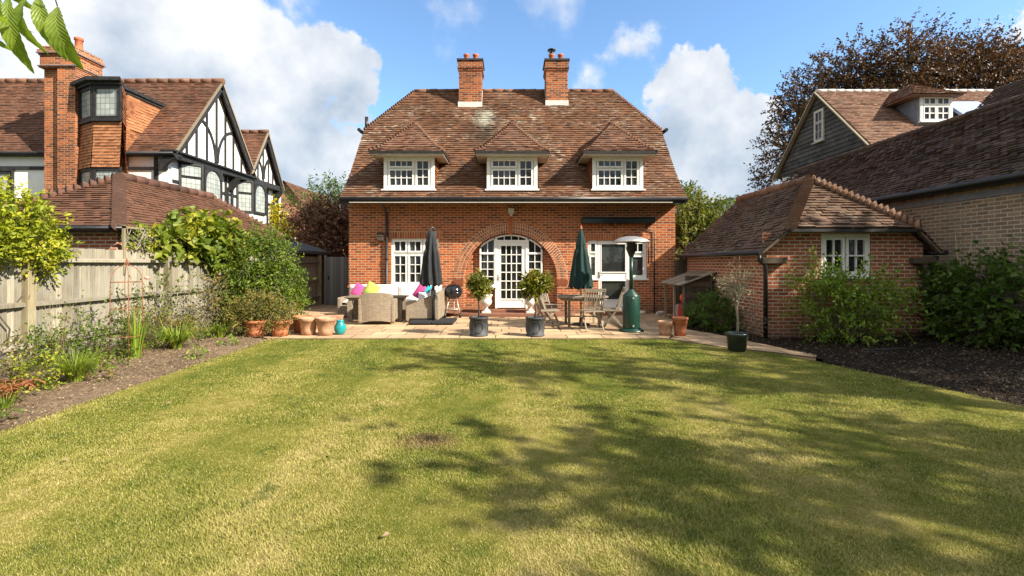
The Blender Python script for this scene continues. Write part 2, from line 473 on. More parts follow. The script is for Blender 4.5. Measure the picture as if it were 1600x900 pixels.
_m = Mat('lawn_turf', 0.95, 0.1)
_c = lawn_colour(_m)
_m.color(_m.mix(1.0, _c, (0.72, 0.70, 0.62), 'MULTIPLY'))
_m.bump(_m.noise(_m.pos(), 60, 5, 0.7), 0.03)
MT['turf'] = _m.m
_m = Mat('grass_blade', 0.6, 0.25)
_c = lawn_colour(_m)
_r = _m.rnd()
_c = _m.mix(_m.rng(_r, 0.72, 1.0, 0, 0.75), _c, (0.50, 0.42, 0.20))
_c = _m.mix(_m.rng(_r, 0.0, 0.3, 0.55, 0.0), _c, (0.085, 0.125, 0.016))
_m.color(_c)
_m.translucent(_m.mix(1.0, _c, (1.1, 1.2, 0.6), 'MULTIPLY'), 0.25)
MT['blade'] = _m.m

MT['lf_yellow'] = leaf('yellow_green_leaf', (0.06, 0.095, 0.008), (0.19, 0.235, 0.015), (0.36, 0.38, 0.022), (0.46, 0.40, 0.04))
MT['lf_vine'] = leaf('vine_leaf', (0.050, 0.085, 0.012), (0.11, 0.165, 0.018), (0.22, 0.25, 0.025), (0.42, 0.37, 0.03))
MT['lf_green'] = leaf('mid_green_leaf', (0.045, 0.080, 0.008), (0.105, 0.165, 0.014), (0.20, 0.255, 0.025))
MT['lf_olive_green'] = leaf('potentilla_leaf', (0.05, 0.068, 0.012), (0.12, 0.13, 0.024), (0.24, 0.19, 0.045), (0.26, 0.15, 0.05))
MT['lf_dark'] = leaf('dark_green_leaf', (0.028, 0.058, 0.010), (0.070, 0.13, 0.018), (0.15, 0.22, 0.03))
MT['lf_bright'] = leaf('bright_green_leaf', (0.06, 0.11, 0.014), (0.15, 0.24, 0.022), (0.30, 0.38, 0.05))
MT['lf_bay'] = leaf('bay_leaf', (0.038, 0.060, 0.010), (0.10, 0.12, 0.016), (0.23, 0.225, 0.030), (0.32, 0.24, 0.05), rough=0.3)
MT['lf_olive'] = leaf('olive_leaf', (0.13, 0.125, 0.075), (0.22, 0.20, 0.13), (0.30, 0.27, 0.18), trans=0.15)
MT['lf_copper'] = leaf('copper_leaf', (0.030, 0.020, 0.012), (0.075, 0.045, 0.024), (0.125, 0.072, 0.034), (0.14, 0.095, 0.04), trans=0.25, tint=(1.2, 0.9, 0.6))
MT['lf_red'] = leaf('red_brown_leaf', (0.055, 0.030, 0.018), (0.13, 0.066, 0.036), (0.21, 0.108, 0.060), (0.13, 0.11, 0.04), trans=0.25, tint=(1.2, 0.8, 0.6))
MT['lf_gold'] = leaf('golden_leaf', (0.30, 0.26, 0.012), (0.52, 0.43, 0.016), (0.60, 0.52, 0.04), trans=0.2)
MT['lf_pale'] = leaf('pale_green_leaf', (0.065, 0.085, 0.018), (0.14, 0.16, 0.032), (0.24, 0.235, 0.055))
MT['lf_grey'] = leaf('rose_leaf', (0.06, 0.09, 0.022), (0.14, 0.175, 0.04), (0.26, 0.28, 0.07))
MT['gr_green'] = leaf('fresh_grass_leaf', (0.07, 0.12, 0.014), (0.17, 0.24, 0.025), (0.34, 0.40, 0.05), trans=0.3)
MT['gr_straw'] = leaf('straw_stem', (0.22, 0.17, 0.08), (0.40, 0.32, 0.16), (0.52, 0.44, 0.25), trans=0.15)
MT['lf_fern'] = leaf('rusty_fern', (0.24, 0.075, 0.03), (0.34, 0.12, 0.05), (0.20, 0.14, 0.04), trans=0.25)
_m = Mat('veined_leaf', 0.4, 0.4)
_u = _m.uv()
_s = _m.n('SeparateXYZ', {0: _u})
_ax = _m.math('ABSOLUTE', _s.outputs['X'])
_w = _m.math('SINE', _m.math('MULTIPLY', _m.math('SUBTRACT', _s.outputs['Y'], _m.math('MULTIPLY', _ax, 0.20)), 2 * PI * 13))
_vein = _m.math('MAXIMUM', _m.rng(_w, 0.72, 1.0), _m.rng(_ax, 0.05, 0.10, 1.0, 0.0))
_c = _m.mix(_m.math('MULTIPLY', _vein, .5), _m.ramp(_m.noise(_m.obj(), 30, 4), (0.3, (0.12, 0.195, 0.022)), (0.7, (0.22, 0.30, 0.04))), (0.32, 0.40, 0.09))
_m.color(_c)
_m.bump(_w, 0.0007, 0.6)
_m.translucent(_m.mix(1.0, _c, (1.3, 1.35, 0.5), 'MULTIPLY'), 0.45)
MT['veined'] = _m.m

# ------------------------------------------------------------------ mesh helpers
Z = Vector((0, 0, 1))


def root_loc(o):
    while o.parent:
        o = o.parent
    return Vector(o.location)


class G:
    """collects faces and links them as ONE mesh object"""

    def __init__(s):
        s.v, s.f, s.r, s.s, s.u = [], [], [], [], {}

    def add(s, verts, faces, r=None, smooth=False, uv=None):
        o = len(s.v)
        s.v += [Vector(p) for p in verts]
        rr = random.random() if r is None else r
        for k, f in enumerate(faces):
            if uv:
                s.u[len(s.f)] = uv[k]
            s.f.append([i + o for i in f])
            s.r.append(rr)
            s.s.append(smooth)
        return s

    def box(s, x0, x1, y0, y1, z0, z1, tf=None, r=None):
        p = [Vector(q) for q in ((x0, y0, z0), (x1, y0, z0), (x1, y1, z0), (x0, y1, z0), (x0, y0, z1), (x1, y0, z1), (x1, y1, z1), (x0, y1, z1))]
        if tf:
            p = [tf(*q) for q in p]
        return s.add(p, [(0, 3, 2, 1), (4, 5, 6, 7), (0, 1, 5, 4), (1, 2, 6, 5), (2, 3, 7, 6), (3, 0, 4, 7)], r)

    def bar(s, a, b, w, h, up=Z, r=None):
        a, b = Vector(a), Vector(b)
        d = (b - a).normalized()
        sd = d.cross(up)
        if sd.length < 1e-4:
            sd = d.cross(Vector((0, 1, 0)))
        sd.normalize()
        u = sd.cross(d)
        p = [e + sd * i * w / 2 + u * j * h / 2 for e in (a, b) for i, j in ((-1, -1), (1, -1), (1, 1), (-1, 1))]
        return s.add(p, [(0, 3, 2, 1), (4, 5, 6, 7), (0, 1, 5, 4), (1, 2, 6, 5), (2, 3, 7, 6), (3, 0, 4, 7)], r)

    def tube(s, pts, rr, n=8, caps=True, smooth=True, r=None):
        pts = [Vector(p) for p in pts]
        if not isinstance(rr, (list, tuple)):
            rr = [rr] * len(pts)
        vs, fs = [], []
        ref = None
        for i, p in enumerate(pts):
            d = (pts[min(i + 1, len(pts) - 1)] - pts[max(i - 1, 0)]).normalized()
            if ref is None:
                ref = Vector((1, 0, 0)) if abs(d.x) < 0.8 else Vector((0, 1, 0))
            a = (ref - d * ref.dot(d)).normalized()
            ref = a
            b = d.cross(a)
            vs += [p + (a * math.cos(2 * PI * k / n) + b * math.sin(2 * PI * k / n)) * rr[i] for k in range(n)]
        for i in range(len(pts) - 1):
            for k in range(n):
                fs.append((i * n + k, i * n + (k + 1) % n, (i + 1) * n + (k + 1) % n, (i + 1) * n + k))
        s.add(vs, fs, r, smooth)
        if caps:
            m = len(vs)
            o = len(s.v) - m
            for q in (list(range(n))[::-1], list(range(m - n, m))):
                s.f.append([i + o for i in q])
                s.r.append(s.r[-1])
                s.s.append(False)
        return s

    def lathe(s, prof, n=24, c=(0, 0, 0), smooth=True, r=None, flute=0.0, nf=8):
        c = Vector(c)
        vs, fs = [], []
        for (q, z) in prof:
            for k in range(n):
                a = 2 * PI * k / n
                w = q * (1 + flute * math.cos(nf * a))
                vs.append(c + Vector((w * math.cos(a), w * math.sin(a), z)))
        for i in range(len(prof) - 1):
            for k in range(n):
                fs.append((i * n + k, i * n + (k + 1) % n, (i + 1) * n + (k + 1) % n, (i + 1) * n + k))
        s.add(vs, fs, r, smooth)
        o = len(s.v) - len(vs)
        for q, zz in ((list(range(n))[::-1], 0), (list(range(len(vs) - n, len(vs))), 1)):
            if prof[-1 if zz else 0][0] > 1e-4:
                s.f.append([i + o for i in q])
                s.r.append(s.r[-1])
                s.s.append(False)
        return s

    def poly(s, pts, r=None):
        return s.add(pts, [list(range(len(pts)))], r)

    def prism(s, pts2, d0, d1, tf, r=None):
        """outline in (u, z), extruded along d"""
        n = len(pts2)
        v = [tf(u, d0, z) for u, z in pts2] + [tf(u, d1, z) for u, z in pts2]
        f = [list(range(n))[::-1], list(range(n, 2 * n))] + [(i, (i + 1) % n, n + (i + 1) % n, n + i) for i in range(n)]
        return s.add(v, f, r)

    def pillow(s, w, h, t, M, n=8, p=3.0):
        vs, fs = [], []
        for sg in (1, -1):
            for i in range(n + 1):
                for j in range(n + 1):
                    a, b = 2 * i / n - 1, 2 * j / n - 1
                    k = ((1 - abs(a) ** p) * (1 - abs(b) ** p)) ** 0.5
                    pin = 1 - 0.06 * (abs(a * b) ** 0.5 < 0.5) * 0
                    vs.append(M @ Vector((a * w / 2 * pin, sg * t / 2 * k, b * h / 2)))
        m = (n + 1) ** 2
        for q in (0, m):
            for i in range(n):
                for j in range(n):
                    e = q + i * (n + 1) + j
                    f = (e, e + n + 1, e + n + 2, e + 1)
                    fs.append(f if q else f[::-1])
        return s.add(vs, fs, None, True)

    def move(s, M, start=0):
        for i in range(start, len(s.v)):
            s.v[i] = M @ s.v[i]
        return s

    def build(s, name, mat, parent=None, world=False, bevel=0.0):
        if world and parent:
            o = root_loc(parent)
            s.v = [p - o for p in s.v]
        me = bpy.data.meshes.new(name)
        me.from_pydata([tuple(p) for p in s.v], [], s.f)
        me.polygons.foreach_set('use_smooth', s.s)
        at_ = me.attributes.new('rnd', 'FLOAT', 'FACE')
        at_.data.foreach_set('value', s.r)
        uvl = me.uv_layers.new(name='uv')
        buf = np.zeros(len(me.loops) * 2)
        off = root_loc(parent) if (world and parent) else Vector((0, 0, 0))
        i = 0
        for k, pl in enumerate(me.polygons):
            o = s.u.get(k)
            if o is None:
                nn = pl.normal
                if abs(nn.z) > 0.97:
                    t, b = Vector((1, 0, 0)), Vector((0, 1, 0))
                else:
                    t = Z.cross(nn).normalized()
                    b = nn.cross(t)
                    if b.z < 0:
                        b = -b
                for q in pl.vertices:
                    p = me.vertices[q].co + off
                    buf[i], buf[i + 1] = p.dot(t), p.dot(b)
                    i += 2
            else:
                for q in o:
                    buf[i], buf[i + 1] = q
                    i += 2
        uvl.data.foreach_set('uv', buf)
        me.materials.append(MT[mat] if isinstance(mat, str) else mat)
        ob = bpy.data.objects.new(name, me)
        COL.objects.link(ob)
        if parent:
            ob.parent = parent
        if bevel:
            md = ob.modifiers.new('bevel', 'BEVEL')
            md.width = bevel
            md.segments = 2
            md.limit_method = 'ANGLE'
        return ob


def tag(o, label=None, cat=None, group=None, kind=None):
    for k, q in (('label', label), ('category', cat), ('group', group), ('kind', kind)):
        if q:
            o[k] = q
    return o


def thing(name, label, cat, loc=(0, 0, 0), rz=0.0, group=None):
    o = bpy.data.objects.new(name, None)
    o.empty_display_size = 0.2
    o.location = loc
    o.rotation_euler = (0, 0, rz)
    COL.objects.link(o)
    return tag(o, label, cat, group)


def copy_tree(o, parent=None):
    c = o.copy()
    COL.objects.link(c)
    if parent:
        c.parent = parent
    for ch in list(o.children):
        copy_tree(ch, c)
    return c


def clip(poly, ax, lim, keep_less):
    out = []
    n = len(poly)
    for i in range(n):
        a, b = poly[i], poly[(i + 1) % n]
        ia = (a[ax] <= lim) if keep_less else (a[ax] >= lim)
        ib = (b[ax] <= lim) if keep_less else (b[ax] >= lim)
        if ia:
            out.append(a)
        if ia != ib:
            t = (lim - a[ax]) / (b[ax] - a[ax])
            out.append((a[0] + (b[0] - a[0]) * t, a[1] + (b[1] - a[1]) * t))
    return out


def tiles(g, pts, w=0.165, c=0.11, lift=0.026, jit=0.45, out=None):
    """lay tiles in courses over a flat convex roof polygon; pts[0] -> pts[1] is the eave"""
    P = [Vector(p) for p in pts]
    ua = (P[1] - P[0]).normalized()
    nr = None
    for k in range(2, len(P)):
        q = ua.cross(P[k] - P[0])
        if q.length > 1e-5:
            nr = q.normalized()
            break
    if nr.z < 0 or (out is not None and nr.dot(Vector(out)) < 0):
        nr = -nr
    va = nr.cross(ua)
    if va.z < 0:
        va = -va
    q2 = [((p - P[0]).dot(ua), (p - P[0]).dot(va)) for p in P]
    u0, u1 = min(q[0] for q in q2), max(q[0] for q in q2)
    v1 = max(q[1] for q in q2)
    rows = int(math.ceil(v1 / c - 1e-6))
    for k in range(rows):
        a, b = k * c, min((k + 1) * c, v1 + 1e-6)
        band = clip(clip(q2, 1, a, False), 1, b, True)
        if len(band) < 3:
            continue
        bu0, bu1 = min(q[0] for q in band), max(q[0] for q in band)
        sh = (k % 2) * w / 2 + random.uniform(-0.02, 0.02) * min(1, w)
        i0 = int(math.floor((bu0 - sh) / w))
        i1 = int(math.ceil((bu1 - sh) / w))
        for i in range(i0, i1):
            e0, e1 = i * w + sh, (i + 1) * w + sh
            cell = clip(clip(band, 0, e0, False), 0, e1, True)
            if len(cell) < 3:
                continue
            lf = lift * (1 + random.uniform(-jit, jit))
            tw = random.uniform(-0.25, 0.25) * lift * jit
            vs = []
            low = []
            for j, (u, v) in enumerate(cell):
                hh = 0.003 + lf * (b - v) / c + tw * (u - e0) / w
                if abs(v - a) < 1e-5:
                    low.append(j)
                vs.append(P[0] + ua * u + va * v + nr * hh)
            rr = random.random()
            g.add(vs, [list(range(len(vs)))], rr)
            if len(low) == 2:
                A, B_ = vs[low[0]], vs[low[1]]
                g.add([A, B_, B_ - nr * (lf + 0.006), A - nr * (lf + 0.006)], [(0, 1, 2, 3)], rr)
    return g


def ridge_caps(g, a, b, r=0.11, step=0.42):
    a, b = Vector(a), Vector(b)
    n = max(1, int(round((b - a).length / step)))
    for i in range(n):
        p, q = a.lerp(b, i / n), a.lerp(b, (i + 1) / n + 0.004)
        j = random.uniform(-0.008, 0.008)
        g.tube([p + Z * j, q + Z * (j + 0.006)], [r * 0.96, r * 1.03], 10)


def bonnets(g, lo, hi, r=0.11, step=0.13):
    lo, hi = Vector(lo), Vector(hi)
    d = (hi - lo)
    n = int(d.length / step)
    for i in range(n):
        p = lo.lerp(hi, i / n)
        q = lo.lerp(hi, (i + 1.25) / n)
        g.tube([p + Z * (0.03 + random.uniform(-.006, .006)), q - Z * 0.06], [r * random.uniform(1.0, 1.12), r * 0.50], 12, r=random.uniform(.55, 1))
        g.r[-2] = g.r[-1] = 0.09          # mortared open end, coloured dark as the shadow line between tiles


def frame(o, right, outw):
    """local (u, d, z) -> world: u along the wall, d outwards, z up"""
    o, rt, ou = Vector(o), Vector(right).normalized(), Vector(outw).normalized()
    return lambda u, d, z: o + rt * u + ou * d + Z * z


def casement(parent, tf, u0, u1, z0, z1, lights, world=True, fr=0.06, glass='glass', mat='white', name='window', bar=0.022, depth=0.07, sill=True, sash=0.045):
    """a window: frame with sashes and glazing bars as one mesh, its glass as a sub-part.
    lights: (u0, u1, z0, z1, columns, rows)"""
    g, p = G(), G()
    g.box(u0, u0 + fr, 0, depth, z0, z1, tf)
    g.box(u1 - fr, u1, 0, depth, z0, z1, tf)
    g.box(u0 + fr, u1 - fr, 0, depth, z1 - fr, z1, tf)
    g.box(u0 + fr, u1 - fr, 0, depth, z0, z0 + fr, tf)
    g.box(u0 + fr * .5, u1 - fr * .5, 0.0015, 0.022, z0 + fr * .5, z1 - fr * .5, tf)
    if sill:
        g.box(u0 - 0.05, u1 + 0.05, 0, depth + 0.09, z0 - 0.045, z0 - 0.002, tf)
    for (a, b, c, d, nc, nr) in lights:
        s_ = sash
        g.box(a, a + s_, 0.004, depth + 0.008, c, d, tf)
        g.box(b - s_, b, 0.004, depth + 0.008, c, d, tf)
        g.box(a + s_, b - s_, 0.004, depth + 0.008, c, c + s_, tf)
        g.box(a + s_, b - s_, 0.004, depth + 0.008, d - s_, d, tf)
        ia, ib, ic, id_ = a + s_, b - s_, c + s_, d - s_
        for k in range(1, nc):
            x = ia + (ib - ia) * k / nc
            g.box(x - bar / 2, x + bar / 2, 0.012, depth - 0.004, ic, id_, tf)
        for k in range(1, nr):
            z = ic + (id_ - ic) * k / nr
            g.box(ia, ib, 0.014, depth - 0.006, z - bar / 2, z + bar / 2, tf)
        # panes lie at very slightly different angles, as hand-set glass does
        for i in range(nc):
            for j in range(nr):
                x0, x1 = ia + (ib - ia) * i / nc, ia + (ib - ia) * (i + 1) / nc
                y0, y1 = ic + (id_ - ic) * j / nr, ic + (id_ - ic) * (j + 1) / nr
                e = [random.uniform(-.0016, .0016) for _ in range(3)]
                p.add([tf(x0, 0.03 + e[0], y0), tf(x1, 0.03 + e[1], y0), tf(x1, 0.03 + e[1] + e[2], y1), tf(x0, 0.03 + e[0] + e[2], y1)], [(0, 1, 2, 3)])
    f = g.build(name, mat, parent, world)
    p.build('pane', glass, f, world)
    return f


def holed(g, outline, holes, tf, depth):
    """wall sheet with openings, and the reveals of the openings"""
    loops = [outline] + holes
    pts = [q for lp in loops for q in lp]
    tr = tessellate_polygon([[Vector((u, z, 0)) for u, z in lp] for lp in loops])
    g.add([tf(u, 0, z) for u, z in pts], [tuple(t) for t in tr], 0.5)
    for lp in holes:
        n = len(lp)
        for i in range(n):
            a, b = lp[i], lp[(i + 1) % n]
            g.add([tf(a[0], 0, a[1]), tf(b[0], 0, b[1]), tf(b[0], -depth, b[1]), tf(a[0], -depth, a[1])], [(0, 1, 2, 3)], 0.5)


# ---- leaves
def unit(a):
    return a / (np.linalg.norm(a, axis=-1, keepdims=True) + 1e-9)


def raw_mesh(name, co, faces_flat, nper, mat, parent, rnd):
    me = bpy.data.meshes.new(name)
    nf = len(faces_flat) // nper
    me.vertices.add(len(co))
    me.vertices.foreach_set('co', co.astype(np.float32).ravel())
    me.loops.add(len(faces_flat))
    me.loops.foreach_set('vertex_index', faces_flat.astype(np.int32))
    me.polygons.add(nf)
    me.polygons.foreach_set('loop_start', np.arange(0, nf * nper, nper, dtype=np.int32))
    me.update(calc_edges=True)
    a = me.attributes.new('rnd', 'FLOAT', 'POINT')
    a.data.foreach_set('value', rnd.astype(np.float32))
    me.materials.append(MT[mat])
    ob = bpy.data.objects.new(name, me)
    COL.objects.link(ob)
    if parent:
        ob.parent = parent
    return ob


def leaf_mesh(name, p, d, nrm, L, W, mat, parent, rnd=None, fold=0.22, droop=0.15):
    n = len(p)
    d = unit(d)
    s = unit(np.cross(d, nrm))
    nn = np.cross(s, d)
    L, W = L[:, None], W[:, None]
    b = p
    m1 = p + d * L * 0.42 + s * W * 0.5 + nn * W * fold
    m2 = p + d * L * 0.42 - s * W * 0.5 + nn * W * fold
    t = p + d * L - nn * L * droop
    co = np.stack([b, m1, t, m2], 1).reshape(-1, 3)
    i = np.arange(n)[:, None] * 4
    fc = np.concatenate([i, i + 1, i + 2, i, i + 2, i + 3], 1).ravel()
    if rnd is None:
        rnd = R.random(n)
    return raw_mesh(name, co, fc, 3, mat, parent, np.repeat(rnd, 4))


def sprays(blobs, n, per, twig, up=0.25, lo=0.55, zmin=None, under=-1.0):
    """leaf positions along small twigs that break out of a lumpy crown"""
    c = np.array([b[0] for b in blobs], float)
    r = np.array([(b[1],) * 3 if np.isscalar(b[1]) else b[1] for b in blobs], float)
    wt = (r[:, 0] * r[:, 1] + r[:, 1] * r[:, 2] + r[:, 0] * r[:, 2])
    k = R.choice(len(blobs), n, p=wt / wt.sum())
    u = unit(R.normal(size=(n, 3)))
    u[:, 2] = np.where(u[:, 2] < under, -u[:, 2], u[:, 2])
    q = lo + (1.04 - lo) * R.random(n) ** 0.6
    base = c[k] + u * r[k] * q[:, None]
    if zmin is not None:
        base[:, 2] = np.maximum(base[:, 2], zmin + 0.02 + 0.1 * R.random(n))
    td = unit(u / r[k] * r[k].mean(1, keepdims=True) + np.array([0, 0, up]) + R.normal(size=(n, 3)) * 0.45)
    tl = twig * (0.5 + R.random(n))
    t = (np.arange(per)[None, :] + R.random((n, per))) / per
    p = base[:, None, :] + td[:, None, :] * (t * tl[:, None])[:, :, None]
    side = unit(R.normal(size=(n, per, 3)))
    d = unit(td[:, None, :] * 0.55 + side * 0.9)
    nr = unit(R.normal(size=(n, per, 3)) * 0.7 + np.array([0.25, -0.25, 0.8]))
    rn = np.clip(R.random((n, 1)) * 0.55 + R.random((n, per)) * 0.45, 0, 1)
    return p.reshape(-1, 3), d.reshape(-1, 3), nr.reshape(-1, 3), rn.ravel(), base, td, tl


def plant(name, label, cat, loc, blobs, mat, n, per, twig, L, W, bark='bark', stem=0.02, stems=None, group=None, up=0.25, lo=0.55, part='foliage', zmin=None, twigs=True, trunk='stem', under=-1.0):
    root = thing(name, label, cat, loc, 0, group)
    p, d, nr, rn, base, td, tl = sprays(blobs, n, per, twig, up, lo, zmin, under)
    m = len(p)
    leaf_mesh(part, p, d, nr, L * (0.6 + 0.7 * R.random(m)), W * (0.6 + 0.7 * R.random(m)), mat, root, rn)
    g = G()
    if stems is None:
        stems = [((0, 0, 0), b[0]) for b in blobs]
    for a, b in stems:
        a, b = Vector(a), Vector(b)
        pts = [a.lerp(b, t) + Vector(R.normal(size=3)) * 0.05 * (b - a).length * (0 < t < 1) for t in (0, .33, .66, 1)]
        g.tube(pts, [stem, stem * .75, stem * .55, stem * .35], 7)
    if twigs:
        for i in range(0, len(base), max(1, len(base) // 140)):
            bl = min(blobs, key=lambda q: (Vector(q[0]) - Vector(base[i])).length)
            g.tube([Vector(bl[0]).lerp(Vector(base[i]), 0.35), Vector(base[i]), Vector(base[i] + td[i] * tl[i])], [stem * .3, stem * .2, stem * .08], 4, False)
    g.build(trunk, bark, root)
    return root


def blades(name, label, cat, loc, n, h, spread, lean, width, mat, part='blades', base_r=0.08, parent=None, group=None):
    """a clump of arching grass-like leaves"""
    root = parent or thing(name, label, cat, loc, 0, group)
    a = R.random(n) * 2 * PI
    hd = np.stack([np.cos(a), np.sin(a), np.zeros(n)], 1)
    b = hd * (base_r * np.sqrt(R.random(n)))[:, None]
    hh = h * (0.55 + 0.6 * R.random(n))
    out = spread * (0.2 + R.random(n)) * hh
    sd = np.stack([-np.sin(a), np.cos(a), np.zeros(n)], 1)
    k = 6
    rows = []
    for j in range(k):
        t = j / (k - 1)
        z = hh * (t - lean * t ** 2.6 * R.random(n))
        p = b + hd * (out * t ** 1.7)[:, None] + np.array([0, 0, 1]) * z[:, None]
        w = width * (1 - t ** 1.5) + 0.0006
        rows += [p + sd * w / 2, p - sd * w / 2]
    co = np.stack(rows, 1).reshape(-1, 3)
    i = np.arange(n)[:, None] * (2 * k)
    fc = np.concatenate([np.concatenate([i + 2 * j, i + 2 * j + 1, i + 2 * j + 3, i + 2 * j + 2], 1) for j in range(k - 1)], 1).ravel()
    raw_mesh(part, co, fc, 4, mat, root, np.repeat(R.random(n), 2 * k))
    return root


# ------------------------------------------------------------------ the ground
def sheet(name, pts, z, mat, label=None):
    g = G().poly([(x, y, z) for x, y in pts], 0.5)
    return tag(g.build(name, mat), kind='structure')


def slab(name, pts, z0, z1, mat):
    n = len(pts)
    g = G().add([(x, y, z0) for x, y in pts] + [(x, y, z1) for x, y in pts],
                [list(range(n, 2 * n))] + [(i, (i + 1) % n, n + (i + 1) % n, n + i) for i in range(n)], 0.5)
    return tag(g.build(name, mat), kind='structure')


MT['far_ground'] = soil('rough_ground', (0.06, 0.07, 0.02), (0.10, 0.105, 0.035), (0.16, 0.14, 0.06))
sheet('ground', [(-400, -400), (400, -400), (400, 400), (-400, 400)], -0.06, 'far_ground')
LAWN = [(-4.72, -6), (7.4, -6), (7.0, 0), (6.25, 3), (5.6, 5.2), (5.1, 6.9), (4.62, 8.3), (4.0, 8.75), (3.25, 9.85), (-4.83, 9.85), (-4.78, 7), (-4.66, 4.4), (-4.7, 2)]
sheet('lawn', LAWN, 0.0, 'turf')
slab('patio', [(-4.98, 9.86), (3.28, 9.86), (4.05, 11.4), (5.25, 13.0), (5.25, 14.72), (5.25, 21.5), (-7.0, 21.5), (-7.0, 11.2), (-5.6, 10.5)], -0.05, 0.018, 'paving')
slab('path', [(3.32, 9.84), (4.03, 8.78), (4.66, 8.33), (5.05, 7.9), (5.2, 8.1), (4.95, 8.9), (4.75, 9.6), (4.5, 10.6), (4.1, 11.36)], -0.05, 0.012, 'paving')


def bed(name, xs, ys, inside, mat, hgt=0.07, amp=0.05):
    """a dug border as a lumpy grid of soil"""
    g = G()
    nx, ny = len(xs), len(ys)
    v = [Vector((x, y, inside(x, y))) for y in ys for x in xs]
    f = [(j * nx + i, j * nx + i + 1, (j + 1) * nx + i + 1, (j + 1) * nx + i) for j in range(ny - 1) for i in range(nx - 1)]
    g.add(v, f, 0.5, True)
    return tag(g.build(name, mat), kind='structure')


def lump(x, y, k=1.0):
    return k * (0.5 * math.sin(x * 7.1 + 2 * math.sin(y * 3.3)) * math.sin(y * 6.3 + 1.7 * math.sin(x * 4.1)) + 0.35 * math.sin(x * 17 + y * 9) * math.sin(y * 19 - x * 5) + R.normal() * 0.3)


def left_edge(y):
    return np.interp(y, [-6, 2, 4.4, 7, 9.85, 11.3], [-4.7, -4.7, -4.66, -4.78, -4.9, -6.3])


def right_edge(y):
    return np.interp(y, [-6, 0, 3, 5.2, 6.9, 8.0, 9, 10, 11.4, 14.6], [7.4, 7.0, 6.25, 5.6, 5.1, 5.05, 4.95, 4.7, 4.2, 4.9])


def bed_strip(name, edge, far, y0, y1, mat, nx, ny, rise):
    g = G()
    v, f = [], []
    for j in range(ny + 1):
        y = y0 + (y1 - y0) * j / ny
        for i in range(nx + 1):
            t = i / nx
            x = edge(y) + (far - edge(y)) * t + (0.03 * R.normal() if i == 0 else 0)
            z = -0.015 + min(1, t * 6) * (0.02 + rise * t) + (lump(x, y, 0.022) if i else 0)
            v.append((x, y, z))
    for j in range(ny):
        for i in range(nx):
            a = j * (nx + 1) + i
            f.append((a, a + 1, a + nx + 2, a + nx + 1))
    g.add(v, f, 0.5, True)
    return tag(g.build(name, mat), kind='structure')


bed_strip('left_border_soil', left_edge, -7.0, -3, 11.3, 'soil_dry', 40, 220, 0.10)
bed_strip('right_border_soil', right_edge, 9.0, -3, 14.6, 'soil_dark', 60, 240, 0.08)


def chips(name, label, cat, n, edge, far, y0, y1, size, mat, hi=0.05, spill=0.0):
    y = y0 + (y1 - y0) * R.random(n)
    e = np.array([edge(q) for q in y]) - spill * np.sign(far)
    t = R.random(n)
    x = e + (far - e) * t
    p = np.stack([x, y, 0.012 + hi * R.random(n) * np.minimum(1, t * 6) + 0.08 * t], 1)
    d = unit(R.normal(size=(n, 3)) * np.array([1, 1, 0.35]))
    nr = unit(R.normal(size=(n, 3)) * 0.6 + np.array([0, 0, 1]))
    L = size * (0.4 + 1.1 * R.random(n))
    o = leaf_mesh(name, p, d, nr, L, L * (0.25 + 0.4 * R.random(n)), mat, None)
    return tag(o, label, cat, kind='stuff')


chips('bark_mulch', 'dark bark mulch strewn over the shaded right border', 'mulch', 42000, right_edge, 8.95, 2, 12, 0.03, 'chip')
chips('leaf_litter', 'dry leaf litter strewn over the sunny left border', 'leaf litter', 9000, left_edge, -6.95, 2, 11, 0.026, 'litter')


def grass():
    n = 1250000
    D = 1.6 * (10.0 / 1.6) ** R.random(n)
    X = (R.random(n) * 2 - 1) * (1.22 * D + 0.9)
    le = np.interp(D, [-6, 2, 4.4, 7, 9.85, 11.3], [-4.7, -4.7, -4.66, -4.78, -4.9, -6.3]) + 0.05 * R.normal(size=n)
    re = np.interp(D, [0, 3, 5.2, 6.9, 8.3, 8.75, 9.85], [7.0, 6.25, 5.6, 5.1, 4.62, 4.0, 3.25]) + 0.05 * R.normal(size=n)
    ok = (X > le) & (X < re) & (D < 9.86 + 0.04 * R.normal(size=n))
    D, X = D[ok], X[ok]
    n = len(D)
    h = (0.006 + 0.014 * R.random(n)) * (0.85 + 0.4 * np.sin(X * 2.3 + np.sin(D * 1.9)) * np.sin(D * 2.7))
    a = R.random(n) * 2 * PI
    w = 0.0011 + 0.00065 * D
    hd = np.stack([np.cos(a), np.sin(a), np.zeros(n)], 1)
    sd = np.stack([-np.sin(a), np.cos(a), np.zeros(n)], 1)
    b = np.stack([X, D, np.full(n, -0.002)], 1)
    tip = b + hd * (h * (0.3 + 1.5 * R.random(n)))[:, None] + np.array([0, 0, 1]) * h[:, None]
    co = np.stack([b + sd * w[:, None], b - sd * w[:, None], tip], 1).reshape(-1, 3)
    o = raw_mesh('grass', co, np.arange(3 * n), 3, 'blade', None, np.repeat(R.random(n), 3))
    tag(o, 'short striped lawn grass, green with dry straw patches', 'grass', kind='stuff')


grass()

